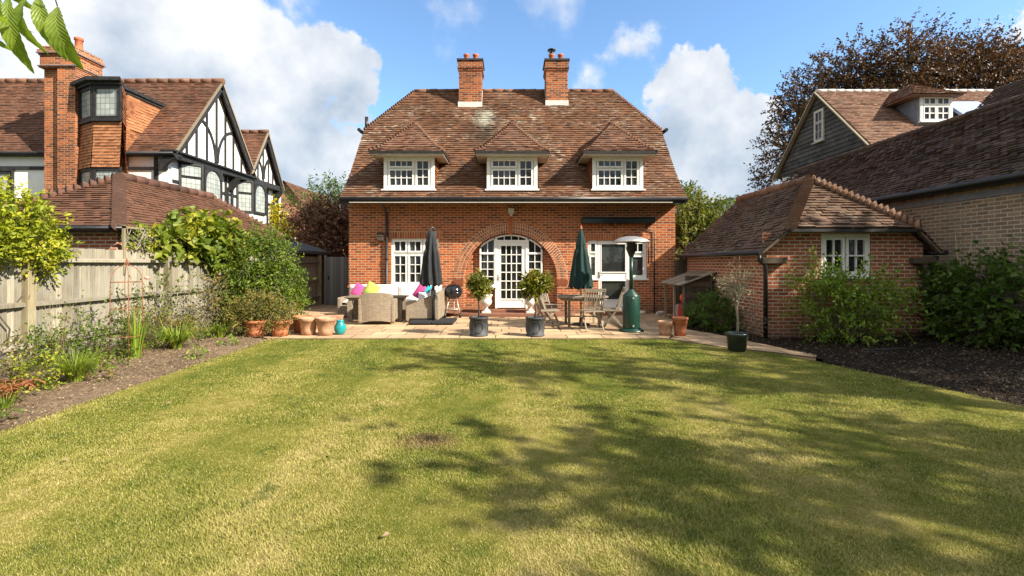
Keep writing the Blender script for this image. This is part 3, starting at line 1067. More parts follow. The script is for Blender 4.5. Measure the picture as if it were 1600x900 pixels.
# ------------------------------------------------------------------ the main house
WY = 14.7
FT = frame((0, WY, 0), (1, 0, 0), (0, -1, 0))
house = thing('brick_house', 'orange brick house with steep tiled roof, three dormers and arched garden door', 'house', (0.1, WY, 0))
ACX, ACZ, AR = 0.05, 1.06, 1.43
arch = [(ACX - AR, 0.13)] + [(ACX - AR * math.cos(PI * k / 40), ACZ + AR * math.sin(PI * k / 40)) for k in range(41)] + [(ACX + AR, 0.13)]
h_win = [(-3.6, 0.88), (-2.15, 0.88), (-2.15, 2.32), (-3.6, 2.32)]
h_door = [(2.42, 1.08), (2.75, 1.08), (2.75, 0.16), (3.68, 0.16), (3.68, 1.08), (4.23, 1.08), (4.23, 2.27), (2.42, 2.27)]
g = G()
holed(g, [(-4.9, 0), (5.1, 0), (5.1, 3.55), (-4.9, 3.55)], [h_win, arch, h_door], FT, 0.24)
g.build('front_wall', 'brick', house, True)
g = G().box(-4.89, 5.09, WY + 0.24, WY + 0.3, 0, 3.5)
for X in (-4.9, 5.1):
    s_ = 1 if X < 0 else -1
    for xx in (X, X + s_ * 0.25):
        g.poly([(xx, WY + 0.001, 0), (xx, 21.4, 0), (xx, 21.4, 3.5), (xx, 19.65, 6.0), (xx, 16.55, 6.0), (xx, WY + .001, 3.75)], 0.5)
g.box(-4.9, 5.1, 21.2, 21.4, 0, 3.5)
g.build('rear_wall', 'brick', house, True)
for a, b in ((-4.93, -3.68), (-2.08, ACX - AR - 0.36), (ACX + AR + 0.36, 2.36), (4.3, 5.13)):
    g = G().box(a, b, WY - 0.022, WY - 0.001, 0.82, 0.885)
    g.build('string_course', 'brick', house, True)
# brick arch: three rings of headers set in mortar
g, gm = G(), G()
for k in range(3):
    r0 = AR + 0.004 + k * 0.105
    n = int(PI * (r0 + 0.05) / 0.075)
    for i in range(n):
        a0, a1 = PI * (i + 0.15) / n, PI * (i + 0.85) / n
        q = [(r0, a0), (r0 + 0.088, a0), (r0 + 0.088, a1), (r0, a1)]
        g.prism([(ACX - r * math.cos(a), ACZ + r * math.sin(a)) for r, a in q], 0.003, 0.013, FT)
N_ = 48
for i in range(N_):
    a0, a1 = PI * i / N_, PI * (i + 1) / N_
    q = [(AR, a0), (AR + 0.315, a0), (AR + 0.315, a1), (AR, a1)]
    gm.poly([FT(ACX - r * math.cos(a), 0.006, ACZ + r * math.sin(a)) for r, a in q])
for sx in (-1, 1):
    x = ACX + sx * (AR + 0.16)
    g.box(x - 0.16, x + 0.16, WY - 0.018, WY - 0.001, ACZ - 0.15, ACZ - 0.01, None, 0.05)
g.box(ACX - 0.055, ACX + 0.055, WY - 0.05, WY - 0.001, ACZ + AR - 0.04, ACZ + AR + 0.46)
ar = g.build('arch', 'voussoir', house, True)
gm.build('arch_joint', 'mortar', ar, True)
for (a, b, z) in ((-3.72, -2.05, 2.325), (2.36, 4.18, 2.275)):
    g, gm = G(), G()
    n = int((b - a) / 0.075)
    for i in range(n):
        x = a + (b - a) * i / n
        g.box(x + 0.005, x + 0.068, WY - 0.012, WY - 0.003, z, z + 0.19)
    gm.box(a, b, WY - 0.006, WY - 0.002, z - 0.001, z + 0.2)
    ln = g.build('lintel', 'voussoir', house, True)
    gm.build('lintel_joint', 'mortar', ln, True)
# infill behind the arch + garden door with side lights
RT = frame((0, WY + 0.24, 0), (1, 0, 0), (0, -1, 0))
g = G().box(ACX - AR, ACX + AR, WY + 0.226, WY + 0.238, 0.0, 2.5)
g.build('arch_infill', 'brick', house, True)


def arch_z(u, r):
    return ACZ + math.sqrt(max(0.0, r * r - (u - ACX) ** 2))


g, p = G(), G()
d0, d1 = 0.045, 0.12
U0, U1 = -0.90, 1.04            # outer jambs
D0, D1 = -0.36, 0.52            # the door
rr = AR - 0.035


def ring(u0, u1, r0, r1, n=14):
    for i in range(n):
        a, b = u0 + (u1 - u0) * i / n, u0 + (u1 - u0) * (i + 1) / n
        g.prism([(a, arch_z(a, r0)), (b, arch_z(b, r0)), (b, arch_z(b, r1)), (a, arch_z(a, r1))], d0, d1, RT)


ring(U0, U1, rr - 0.05, rr)
zt = 2.22                        # transom
for (a, b) in ((U0, D0 - 0.05), (D1 + 0.05, U1)):
    zl = arch_z(a if a < 0 else b, rr)
    g.box(a, a + 0.05, 0.045, 0.12, 0.85, arch_z(a + 0.02, rr) - 0.01, RT)
    g.box(b - 0.05, b, 0.045, 0.12, 0.85, arch_z(b - 0.02, rr) - 0.01, RT)
    g.box(a, b, 0.045, 0.135, 0.84, 0.91, RT)
    g.box(a - 0.04, b + 0.02, 0.045, 0.2, 0.80, 0.838, RT)
    g.box(a, b, 0.045, 0.14, 1.84, 1.90, RT)
    m = (a + b) / 2
    g.box(m - 0.012, m + 0.012, 0.05, 0.115, 0.9, arch_z(m, rr - .03), RT)
    for z in (1.15, 1.38, 1.61):
        g.box(a + .05, b - .05, 0.052, 0.113, z - 0.011, z + 0.011, RT)
    n = 10
    for i in range(n):
        x0, x1 = a + .03 + (b - a - .06) * i / n, a + .03 + (b - a - .06) * (i + 1) / n
        p.poly([RT(x0, 0.07, 0.88), RT(x1, 0.07, 0.88), RT(x1, 0.07, arch_z(x1, rr - .02)), RT(x0, 0.07, arch_z(x0, rr - .02))])
g.box(D0 - 0.06, D0, 0.045, 0.13, 0.17, arch_z(D0, rr) - .01, RT)
g.box(D1, D1 + 0.06, 0.045, 0.13, 0.17, arch_z(D1, rr) - .01, RT)
g.box(D0, D1, 0.045, 0.13, zt, zt + 0.06, RT)
for i in range(1, 4):
    u = D0 + (D1 - D0) * i / 4
    g.box(u - 0.012, u + 0.012, 0.05, 0.115, zt + 0.06, arch_z(u, rr - .02), RT)
n = 10
for i in range(n):
    x0, x1 = D0 + (D1 - D0) * i / n, D0 + (D1 - D0) * (i + 1) / n
    p.poly([RT(x0, 0.07, zt + .03), RT(x1, 0.07, zt + .03), RT(x1, 0.07, arch_z(x1, rr - .02)), RT(x0, 0.07, arch_z(x0, rr - .02))])
fr = g.build('arched_window', 'white', house, True)
p.build('pane', 'glass', fr, True)
dr = casement(house, RT, D0 + 0.004, D1 - 0.004, 0.19, 2.215, [(D0 + 0.09, D1 - 0.09, 0.44, 2.13, 4, 6)], fr=0.10, name='garden_door', bar=0.028, depth=0.11, sill=False, sash=0.03)
g = G().box(D0 + 0.02, D1 - 0.02, 0.075, 0.1, 0.20, 0.45, RT)
g.build('door_panel', 'white', dr, True)
g = G().box(D0 + .02, D0 + .05, .12, .135, 1.02, 1.22, RT).bar(RT(D0 + .035, .16, 1.13), RT(D0 + .14, .16, 1.13), .018, .018)
g.build('handle', 'steel', dr, True)
# left window
W3 = frame((0, WY + 0.12, 0), (1, 0, 0), (0, -1, 0))
ls = []
for k in range(3):
    a = -3.55 + k * 0.465
    ls += [(a, a + 0.42, 0.94, 1.83, 2, 3), (a, a + 0.42, 1.90, 2.27, 2, 1)]
casement(house, W3, -3.6, -2.15, 0.885, 2.32, ls)
# kitchen window with a glazed door in the middle
casement(house, W3, 2.42, 2.72, 1.09, 2.27, [(2.48, 2.70, 1.15, 1.80, 1, 1), (2.48, 2.70, 1.88, 2.21, 1, 1)])
casement(house, W3, 3.71, 4.23, 1.09, 2.27, [(3.76, 4.17, 1.15, 1.80, 1, 1), (3.76, 4.17, 1.88, 2.21, 2, 1)])
kd = casement(house, W3, 2.73, 3.70, 0.17, 2.265, [(2.82, 3.61, 1.27, 2.18, 1, 1), (2.82, 3.61, 0.42, 1.05, 1, 1)], fr=0.085, name='kitchen_door', sill=False, sash=0.03)
g = G().box(2.82, 3.61, 0.002, 0.055, 1.05, 1.27, W3).box(2.81, 3.62, 0.002, 0.055, 0.25, 0.42, W3)
g.build('door_panel', 'white', kd, True)
g = G().box(2.755, 2.785, .07, .085, 1.08, 1.3, W3).bar(W3(2.77, .11, 1.2), W3(2.88, .11, 1.2), .02, .02)
g.build('handle', 'grey_metal', kd, True)
# doorstep
g = G()
for (rx, ry, z0, z1, cx) in ((1.95, 0.95, 0.0, 0.10, 0.05), (1.42, 0.42, 0.10, 0.165, 0.05)):
    n = 24
    o = [(cx - rx * math.copysign(abs(math.cos(PI * k / n)) ** .5, math.cos(PI * k / n)), WY - 0.001 - ry * math.sin(PI * k / n) ** .6) for k in range(n + 1)]
    g.add([(x, y, z0) for x, y in o] + [(x, y, z1) for x, y in o], [list(range(n + 1, 2 * n + 2))] + [(i, i + 1, n + 2 + i, n + 1 + i) for i in range(n)])
g.box(2.6, 3.8, WY - 0.5, WY - 0.002, 0, 0.12)
g.build('doorstep', 'redtile', house, True)

# roof
XL, XR, XLr, XRr = -4.97, 5.24, -3.54, 3.9
prof = [(14.10, 3.49), (14.55, 3.86), (15.1, 4.45), (16.5, 6.15), (18.05, 8.04)]
g = G()
for i in range(2):
    (a, za), (b, zb) = prof[i], prof[i + 1]
    tiles(g, [(XL, a, za), (XR, a, za), (XR, b, zb), (XL, b, zb)])
tiles(g, [(XL, 15.1, 4.45), (XR, 15.1, 4.45), (XR, 16.5, 6.15), (XRr, 18.05, 8.04), (XLr, 18.05, 8.04), (XL, 16.5, 6.15)])
for X, Xr, o in ((XL, XLr, -1), (XR, XRr, 1)):
    tiles(g, [(X, 16.5, 6.15), (X, 19.6, 6.15), (Xr, 18.05, 8.04)])
bk = lambda y: 36.1 - y
g.poly([(XL, bk(14.1), 3.49), (XR, bk(14.1), 3.49), (XR, bk(15.1), 4.45), (XL, bk(15.1), 4.45)])
g.poly([(XL, bk(15.1), 4.45), (XR, bk(15.1), 4.45), (XR, 19.6, 6.15), (XRr, 18.05, 8.04), (XLr, 18.05, 8.04), (XL, 19.6, 6.15)])
roof = g.build('roof', 'tile', house, True)
g = G()
ridge_caps(g, (XLr, 18.05, 8.03), (XRr, 18.05, 8.03), 0.085)
for X, Xr in ((XL, XLr), (XR, XRr)):
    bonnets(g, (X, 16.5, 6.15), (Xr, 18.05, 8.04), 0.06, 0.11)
g.build('ridge_tile', 'ridge', roof, True)
# chimneys


def chimney(cx, yf, zb, zt, w, d, pots, cowl=False):
    g = G()
    g.box(cx - w / 2, cx + w / 2, yf, yf + d, zb, zt - 0.42)
    for k, (o, a, b) in enumerate(((0.025, .42, .345), (0.05, .345, .27), (0.03, .27, .06))):
        g.box(cx - w / 2 - o, cx + w / 2 + o, yf - o, yf + d + o, zt - a, zt - b)
    ch = g.build('chimney', 'brick_chim', roof, True)
    g = G().box(cx - w / 2 - 0.07, cx + w / 2 + 0.07, yf - 0.07, yf + d + 0.07, zt - 0.06, zt)
    g.build('chimney_cap', 'grey_metal', house, True)
    for px in pots:
        g = G().lathe([(0.10, 0), (0.105, 0.03), (0.095, 0.06), (0.09, 0.26), (0.112, 0.28), (0.115, 0.34), (0.09, 0.342), (0.08, 0.1)], 16, (cx + px, yf + d / 2, zt))
        g.build('chimney_pot', 'chim_pot', house, True)
    if cowl:
        g = G().lathe([(0.08, .33), (0.08, .42), (.02, .425), (.02, .48), (.16, .49), (.14, .53), (.03, .57), (0.0, .575)], 16, (cx + pots[0], yf + d / 2, zt))
        g.build('chimney_cowl', 'black', house, True)


chimney(-1.40, 17.40, 6.9, 8.97, 0.82, 0.85, (-0.17, 0.17))
chimney(1.75, 17.45, 6.9, 8.99, 0.78, 0.85, (-0.16, 0.18), True)
for cx, w, y, z in ((-1.40, 0.82, 17.40, 7.24), (1.75, 0.78, 17.45, 7.31)):
    g = G().box(cx - w / 2 - .03, cx + w / 2 + .03, y - 0.03, y - .005, z - 0.02, z + 0.17)
    for sx in (-1, 1):
        for i in range(5):
            g.box(cx + sx * w / 2 - .012, cx + sx * w / 2 + .012, y + i * .12, y + i * .12 + .12, z + i * .146, z + i * .146 + .19)
    g.build('flashing', 'flash', roof, True)
# dormers
for cx in (-2.99, 0.10, 3.27):
    yw = 14.46
    T = frame((cx, yw, 0), (1, 0, 0), (0, -1, 0))
    g = G()
    for sx in (-1, 1):
        x = cx + sx * 0.76
        tiles(g, [(x, yw, 3.6), (x, 16.0, 3.6), (x, 16.0, 4.8), (x, yw, 4.8)], c=0.095, out=(sx, 0, 0))
        g.box(min(x, x - sx * .1), max(x, x - sx * .1), yw + .005, 15.9, 3.6, 4.78)
    dm = g.build('dormer', 'tile_cheek', house, True)
    g = G()
    e = 1.10
    yf, zf, yp, zp, yb = 14.03, 4.84, 15.32, 6.03, 16.45
    ym = yf + 0.3
    zm = zf + 0.2
    em = e - 0.25
    tiles(g, [(cx - e, yf, zf), (cx + e, yf, zf), (cx + em, ym, zm), (cx - em, ym, zm)])
    tiles(g, [(cx - em, ym, zm), (cx + em, ym, zm), (cx, yp, zp)])
    for sx in (-1, 1):
        tiles(g, [(cx + sx * e, yf, zf), (cx + sx * e, 15.6, zf), (cx + sx * em, 15.9, zm), (cx + sx * em, ym, zm)])
        tiles(g, [(cx + sx * em, ym, zm), (cx + sx * em, 15.9, zm), (cx, yb, zp), (cx, yp, zp)])
    g.build('dormer_roof', 'tile_dormer', dm, True)
    g = G()
    ridge_caps(g, (cx, yp, zp + .01), (cx, yb, zp + .01), 0.08)
    for sx in (-1, 1):
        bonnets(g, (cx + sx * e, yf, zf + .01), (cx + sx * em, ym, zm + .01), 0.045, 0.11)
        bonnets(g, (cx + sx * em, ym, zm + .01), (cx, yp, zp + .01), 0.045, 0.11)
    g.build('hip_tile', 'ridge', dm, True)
    g = G().box(cx - e + .03, cx + e - .03, yf + .03, 15.4, 4.745, 4.80)
    g.build('soffit', 'offwhite', dm, True)
    g = G().box(cx - e + .0, cx + e - .0, yf - .004, yf + .028, 4.785, 4.845)
    for sx in (-1, 1):
        g.box(min(cx + sx * e, cx + sx * (e - .03)), max(cx + sx * e, cx + sx * (e - .03)), yf + .03, 15.4, 4.785, 4.84)
    g.build('fascia', 'timber', dm, True)
    casement(dm, T, -0.76, 0.76, 3.78, 4.74, [(-0.62, 0.14, 3.86, 4.39, 4, 2), (-0.62, 0.14, 4.43, 4.67, 4, 1), (0.20, 0.62, 3.86, 4.67, 2, 3)], fr=0.10, name='dormer_window')
# gutters, pipes, fittings
g = G().tube([(XL, 14.05, 3.45), (XR, 14.05, 3.45)], 0.058, 10)
g.box(XL + .02, XR - .02, 14.10, 14.13, 3.32, 3.48)
g.box(XL + .03, XR - .03, 14.13, WY - 0.003, 3.40, 3.46)
g.tube([(XL - 0.14, 16.35, 6.12), (XL - 0.08, 18.0, 6.12)], 0.06, 8)
g.tube([(XR + 0.14, 16.35, 6.12), (XR + 0.08, 18.0, 6.12)], 0.06, 8)
g.tube([(XL + .05, 16.6, 6.1), (XL + .05, 16.6, 6.62)], 0.06, 10)
g.build('gutter', 'black', house, True)
g = G().box(-4.66, 4.78, 14.0, 14.06, 3.33, 3.352)
g.build('awning_rail', 'offwhite', house, True)
g = G().tube([(-3.72, 14.06, 3.42), (-3.72, 14.1, 3.3), (-3.72, 14.6, 3.1), (-3.72, 14.63, 2.95), (-3.72, 14.63, 0.1), (-3.72, 14.55, 0.05)], 0.038, 10)
for z in (0.6, 1.7, 2.7):
    g.tube([(-3.72, 14.63, z - .04), (-3.72, 14.63, z + .04)], 0.05, 10)
g.build('downpipe', 'black', house, True)
g = G().tube([(4.45, 14.66, 0.05), (4.45, 14.66, 2.55), (4.2, 14.66, 2.62), (4.2, 14.66, 2.7)], 0.017, 8).tube([(4.27, 14.66, 1.55), (4.27, 14.66, 2.3)], 0.022, 8)
g.build('waste_pipe', 'black', house, True)
g = G().box(2.22, 4.40, 14.42, 14.68, 2.76, 2.92).box(2.20, 4.42, 14.40, 14.66, 2.92, 2.95)
g.build('awning_cassette', 'black_gloss', house, True, 0.02)
g = G().box(-0.02, 0.16, 14.55, 14.69, 3.08, 3.24).tube([(0.07, 14.55, 3.06), (0.07, 14.5, 3.02)], 0.035, 8)
g.build('security_light', 'stone', house, True, 0.01)
g = G().box(-4.02, -3.82, 14.58, 14.69, 2.24, 2.5).box(-4.04, -3.80, 14.56, 14.685, 2.38, 2.42)
g.build('alarm_box', 'oldwood', house, True, 0.02)

# ------------------------------------------------------------------ brick outbuilding on the right
OX0, OX1, OXR, OYF, OYB = 5.28, 8.48, 6.9, 9.82, 14.2
out = thing('outbuilding', 'red brick outbuilding with half hipped tiled roof and small white window', 'outbuilding', (6.9, OYF, 0))
T = frame((0, OYF, 0), (1, 0, 0), (0, -1, 0))
g = G()
slope = (3.46 - 1.80) / (OXR - 5.1)
top = lambda x: 1.74 + (x - 5.1) * slope if x < OXR else 1.74 + (8.7 - x) * slope
cut = 2.22
xl = 5.1 + (cut - 1.74) / slope
xr = 8.7 - (cut - 1.74) / slope
holed(g, [(OX0, 0), (OX1, 0), (OX1, top(OX1)), (xr, cut), (xl, cut), (OX0, top(OX0))], [[(6.39, 1.28), (7.42, 1.28), (7.42, 2.16), (6.39, 2.16)]], T, 0.15)
for X in (OX0, OX1):
    g.poly([(X, OYF + .001, 0), (X, OYB, 0), (X, OYB, 1.85), (X, OYF + .001, 1.85)], 0.5)
g.poly([(OX0, OYB, 0), (OX1, OYB, 0), (OX1, OYB, 1.85), (OXR, OYB, 3.36), (OX0, OYB, 1.85)], 0.5)
g.box(OX0 + .01, OX1 - .01, OYF + 0.15, OYF + 0.2, 0, 2.2)
g.build('wall', 'brick_out', out, True)
for x0, x1 in ((5.12, OX0 + .35), (OX1 - .3, 8.66)):
    g = G().box(x0, x1, OYF - .14, OYF - .002, 1.55, 1.68)
    g.build('corbel', 'oldwood', out, True, 0.012)
g = G()
yh = 9.56
for X, s_ in ((5.1, -1), (8.7, 1)):
    xc = X - s_ * (2.27 - 1.80) / slope * -1 if s_ < 0 else X - (2.27 - 1.80) / slope
    xc = (X + (2.27 - 1.80) / slope) if s_ < 0 else (X - (2.27 - 1.80) / slope)
    tiles(g, [(X, yh + .08, 1.80), (X, 14.4, 1.80), (OXR, 14.4, 3.46), (OXR, 11.0, 3.46), (xc, yh, 2.27)], c=0.10, lift=0.022, jit=0.8)
xa, xb = 5.1 + (2.27 - 1.80) / slope, 8.7 - (2.27 - 1.80) / slope
tiles(g, [(xa, yh, 2.27), (xb, yh, 2.27), (OXR, 11.0, 3.46)], c=0.10, lift=0.022, jit=0.8)
orf = g.build('roof', 'tile_out', out, True)
g = G()
for x in (xa, xb):
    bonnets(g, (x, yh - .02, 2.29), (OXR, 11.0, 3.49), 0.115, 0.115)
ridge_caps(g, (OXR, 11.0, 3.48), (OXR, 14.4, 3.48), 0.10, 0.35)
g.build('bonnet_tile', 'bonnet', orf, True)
for X, x2 in ((5.1, xa), (8.7, xb)):
    g = G().bar((X, yh + .12, 1.765), (x2, yh + .06, 2.22), 0.05, 0.07, Vector((0, 1, 0)))
    g.build('verge_board', 'oldwood', out, True)
g = G().box(xa - .04, xb + .04, yh - .03, yh + 0.2, 2.185, 2.245)
g.build('fascia', 'timber', out, True)
g = G().tube([(5.05, 9.62, 1.77), (5.05, 14.4, 1.77)], 0.05, 10)
g.tube([(5.06, 9.72, 1.74), (5.08, 9.73, 1.62), (5.2, 9.74, 1.52), (5.22, 9.76, 1.40), (5.22, 9.76, 0.03)], 0.042, 10)
g.build('gutter', 'black', out, True)
g = G().tube([(8.75, 9.6, 1.77), (8.75, 14, 1.77)], 0.05, 10)
g.tube([(8.66, 9.72, 1.7), (8.6, 9.74, 1.5), (8.58, 9.76, 1.3), (8.58, 9.76, 0.03)], 0.05, 10)
g.build('gutter', 'black', out, True)
casement(out, frame((0, OYF + 0.10, 0), (1, 0, 0), (0, -1, 0)), 6.40, 7.41, 1.285, 2.155, [(6.46, 6.89, 1.34, 2.09, 2, 2), (6.92, 7.35, 1.34, 2.09, 2, 2)], sash=0.05, bar=0.03)

# ------------------------------------------------------------------ long neighbour building along the right
lng = thing('long_building', 'long brown brick building with dark mossy tiled roof along the right border', 'building', (9.0, 13, 0))
g = G().box(9.0, 14.0, 7.55, 18.9, -0.05, 3.04)
for y in (7.55, 18.9):
    g.poly([(9.0, y, 3.04), (14.0, y, 3.04), (11.5, y, 5.15)], 0.5)
g.build('wall', 'brick_brown', lng, True)
g = G()
tiles(g, [(8.74, 19.1, 3.10), (8.74, 7.4, 3.10), (11.5, 7.4, 5.27), (11.5, 19.1, 5.27)], c=0.105, lift=0.024, jit=0.9)
g.poly([(14.26, 19.1, 3.10), (14.26, 7.4, 3.10), (11.5, 7.4, 5.27), (11.5, 19.1, 5.27)])
lr = g.build('roof', 'tile_brown', lng, True)
g = G()
ridge_caps(g, (11.5, 7.4, 5.26), (11.5, 19.1, 5.26), 0.085)
g.build('ridge_tile', 'tile_brown', lr, True)
g = G().tube([(8.68, 7.4, 3.05), (8.68, 19.1, 3.05)], 0.06, 10).box(8.74, 8.99, 7.45, 19.0, 2.98, 3.05)
g.build('gutter', 'black', lng, True)
g = G().box(8.975, 8.998, 7.56, 18.85, 2.80, 2.92)
g.build('lead_strip', 'lead', lng, True)
# a taller block behind, its ridge running the same way
tall = thing('tall_roof_house', 'dark tiled house roof rising behind the long building at the picture edge', 'house', (16.2, 13, 0))
g = G().box(14.4, 18.0, 9.0, 15.8, 0, 5.2)
g.build('wall', 'brick_brown', tall, True)
g = G()
tiles(g, [(14.2, 16.0, 5.2), (14.2, 8.8, 5.2), (16.2, 8.8, 7.38), (16.2, 16.0, 7.38)], c=0.105)
g.poly([(18.2, 16.0, 5.2), (18.2, 8.8, 5.2), (16.2, 8.8, 7.38), (16.2, 16.0, 7.38)])
for y in (9.0, 15.8):
    g.poly([(14.4, y, 5.2), (18.0, y, 5.2), (16.2, y, 7.2)])
g.build('roof', 'tile_brown', tall, True)

# ------------------------------------------------------------------ weatherboarded house far right
wb = thing('weatherboard_house', 'far house with dark weatherboarded gable, brown tiled roof and white dormer', 'house', (15, 23.2, 0))
XG, YA, YB, YM, ZE, ZA = 15.0, 19.85, 26.6, 23.2, 6.55, 9.85
g = G().box(XG + .06, 30, YA + .2, YB - .2, 0, ZE)
g.build('wall', 'render', wb, True)
g = G()
tiles(g, [(XG, YB, ZE - .2), (XG, YA, ZE - .2), (XG, YA, ZE - .199), (XG, YM, ZA - .05), (XG, YB, ZE - .199)], w=7.0, c=0.21, lift=0.045, jit=0.2, out=(-1, 0, 0))
g.box(XG + .02, XG + .055, YA + .3, YB - .3, ZE - .3, ZE)
g.build('weatherboarding', 'board_dark', wb, True)
g = G()
tiles(g, [(XG - .15, YA - .3, ZE - .22), (30, YA - .3, ZE - .22), (30, YM, ZA + .05), (XG - .15, YM, ZA + .05)], w=0.2, c=0.13)
g.poly([(XG - .15, YB + .3, ZE - .22), (30, YB + .3, ZE - .22), (30, YM, ZA + .05), (XG - .15, YM, ZA + .05)])
wr = g.build('roof', 'tile_far', wb, True)
g = G()
ridge_caps(g, (XG - .15, YM, ZA + .05), (30, YM, ZA + .05), 0.075)
g.build('ridge_tile', 'flash', wr, True)
g = G()
for y in (YA - .3, YB + .3):
    g.bar((XG - .17, y, ZE - .3), (XG - .17, YM, ZA - .02), 0.05, 0.2, Vector((1, 0, 0)))
g.build('bargeboard', 'palewood', wb, True)
casement(wb, frame((XG - .03, 0, 0), (0, -1, 0), (-1, 0, 0)), -23.45, -22.75, 7.42, 8.95, [(-23.38, -22.82, 7.5, 8.33, 2, 2), (-23.38, -22.82, 8.36, 8.88, 2, 1)], fr=0.07, mat='offwhite')
g = G()
dx0, dx1, dy = 17.72, 19.15, 20.75
g.box(dx0 - .05, dx1 + .05, dy + .003, 22.8, 7.3, 8.72)
dmr = g.build('dormer', 'lead', wb, True)
casement(dmr, frame((0, dy, 0), (1, 0, 0), (0, -1, 0)), dx0 + .02, dx1 - .02, 7.68, 8.80, [(17.87, 18.42, 7.74, 8.34, 2, 2), (18.45, 19.0, 7.74, 8.34, 2, 2), (17.87, 18.42, 8.4, 8.72, 2, 1), (18.45, 19.0, 8.4, 8.72, 2, 1)], fr=0.1, name='dormer_window', bar=0.04)
g = G()
xm = (dx0 + dx1) / 2 - .12
a, b, c_ = dx0 - .55, dx1 + .3, dy - .35
tiles(g, [(a, c_, 8.8), (b, c_, 8.8), (xm, 21.9, 9.72)], w=.2, c=.13)
tiles(g, [(a, 23.0, 8.8), (a, c_, 8.8), (xm, 21.9, 9.72), (xm, 23.2, 9.72)], w=.2, c=.13)
tiles(g, [(b, c_, 8.8), (b, 23.0, 8.8), (xm, 23.2, 9.72), (xm, 21.9, 9.72)], w=.2, c=.13)
g.box(a + .05, b - .05, c_ + .05, 22.6, 8.73, 8.79)
g.build('dormer_roof', 'tile_far', dmr, True)
g = G()
P0, P1, P2, P3 = Vector((19.45, 20.35, 7.62)), Vector((21.0, 20.35, 7.62)), Vector((21.0, 21.55, 8.72)), Vector((19.45, 21.55, 8.72))
nn = (P1 - P0).cross(P3 - P0).normalized() * .12
g.add([P0 + nn, P1 + nn, P2 + nn, P3 + nn, P0, P1, P2, P3], [(0, 1, 2, 3), (4, 5, 1, 0), (5, 6, 2, 1), (6, 7, 3, 2), (7, 4, 0, 3)])
g.build('solar_panel', 'solar', wb, True)

# ------------------------------------------------------------------ black and white house on the left
tud = thing('timber_house', 'black and white timbered neighbour house with tiled roof and twin gables', 'house', (-14, 20, 0))
XW, XGb, XV = -12.35, -12.2, -11.95
YF, YR1, ZR1 = 17.38, 20.0, 9.12
g = G()
g.box(-30, XW, YF, 26, 0, 5.6)
g.poly([(XGb, 17.45, 5.6), (XGb, 20.0, 8.98), (XGb, 22.4, 5.75), (XGb, 22.4, 5.6)])
g.poly([(XGb, 22.4, 5.6), (XGb, 23.8, 7.92), (XGb, 25.2, 5.6)])
g.build('wall', 'render', tud, True)
g = G()
sl = 1.3
tiles(g, [(-30, 17.2, 5.55), (XV, 17.2, 5.55), (XV, YR1, ZR1), (-30, YR1, ZR1)], w=.18, c=.105)
g.poly([(-30, 23.0, 5.4), (XV, 22.75, 5.6), (XV, YR1, ZR1), (-30, YR1, ZR1)])
tiles(g, [(-16, 22.3, 5.75), (XV, 22.3, 5.75), (XV, 23.8, 8.06), (-16, 23.8, 8.06)], w=.18, c=.105)
g.poly([(-16, 25.45, 5.5), (XV, 25.45, 5.5), (XV, 23.8, 8.06), (-16, 23.8, 8.06)])
tr = g.build('roof', 'tile_tudor', tud, True)
g = G()
ridge_caps(g, (-30, YR1, ZR1 + .02), (XV, YR1, ZR1 + .02), 0.12, .45)
ridge_caps(g, (-16, 23.8, 8.08), (XV, 23.8, 8.08), 0.11, .45)
g.build('ridge_tile', 'ridge', tr, True)
# bargeboards: pale edge above a black board
g, g2 = G(), G()
for (y0, z0, y1, z1) in ((17.2, 5.5, 20.0, 9.05), (22.75, 5.5, 20.0, 9.05), (22.3, 5.7, 23.8, 8.0), (25.45, 5.45, 23.8, 8.0)):
    up = Vector((1, 0, 0))
    dn = Vector((0, 0, -0.14))
    g.bar(Vector((XV - .02, y0, z0)) + dn, Vector((XV - .02, y1, z1)) + dn, 0.24, 0.06, up)
    g2.bar((XV + .01, y0, z0 + .03), (XV + .01, y1, z1 + .03), 0.06, 0.09, up)
g.build('bargeboard', 'timber', tud, True)
g2.build('verge', 'palewood', tud, True)
# timbers on the gables
TX = frame((XGb, 0, 0), (0, 1, 0), (1, 0, 0))
g = G()


def gable_z(y, ya, za, sl_):
    return za - abs(y - ya) * sl_


for y in (18.15, 18.72, 19.36, 20.0, 20.62, 21.22, 21.85):
    g.box(y - .05, y + .05, 0.0, 0.05, 5.6, gable_z(y, 20.0, 8.95, 1.32), TX)
for y in (22.85, 23.3, 23.8, 24.3, 24.75):
    g.box(y - .042, y + .042, 0.0, 0.05, 5.6, gable_z(y, 23.8, 7.9, 1.62), TX)


def curve_bar(y0, z0, y1, z1, w=.10, n=10):
    pts = []
    for i in range(n + 1):
        a = PI / 2 * i / n
        pts.append((y0 + (y1 - y0) * (1 - math.cos(a)), z0 + (z1 - z0) * math.sin(a)))
    for (a, b), (c, d) in zip(pts[:-1], pts[1:]):
        g.bar(TX(a, .035, b), TX(c, .035, d), 0.05, w, Vector((0, -(d - b), c - a)).normalized())


curve_bar(19.93, 5.75, 18.75, 7.3)
curve_bar(20.07, 5.75, 21.25, 7.3)
curve_bar(23.74, 5.75, 23.0, 6.7)
curve_bar(23.86, 5.75, 24.6, 6.9)
g.bar(TX(22.75, .035, 6.0), TX(23.85, .035, 7.3), 0.05, .12, Vector((0, -.7, .6)))
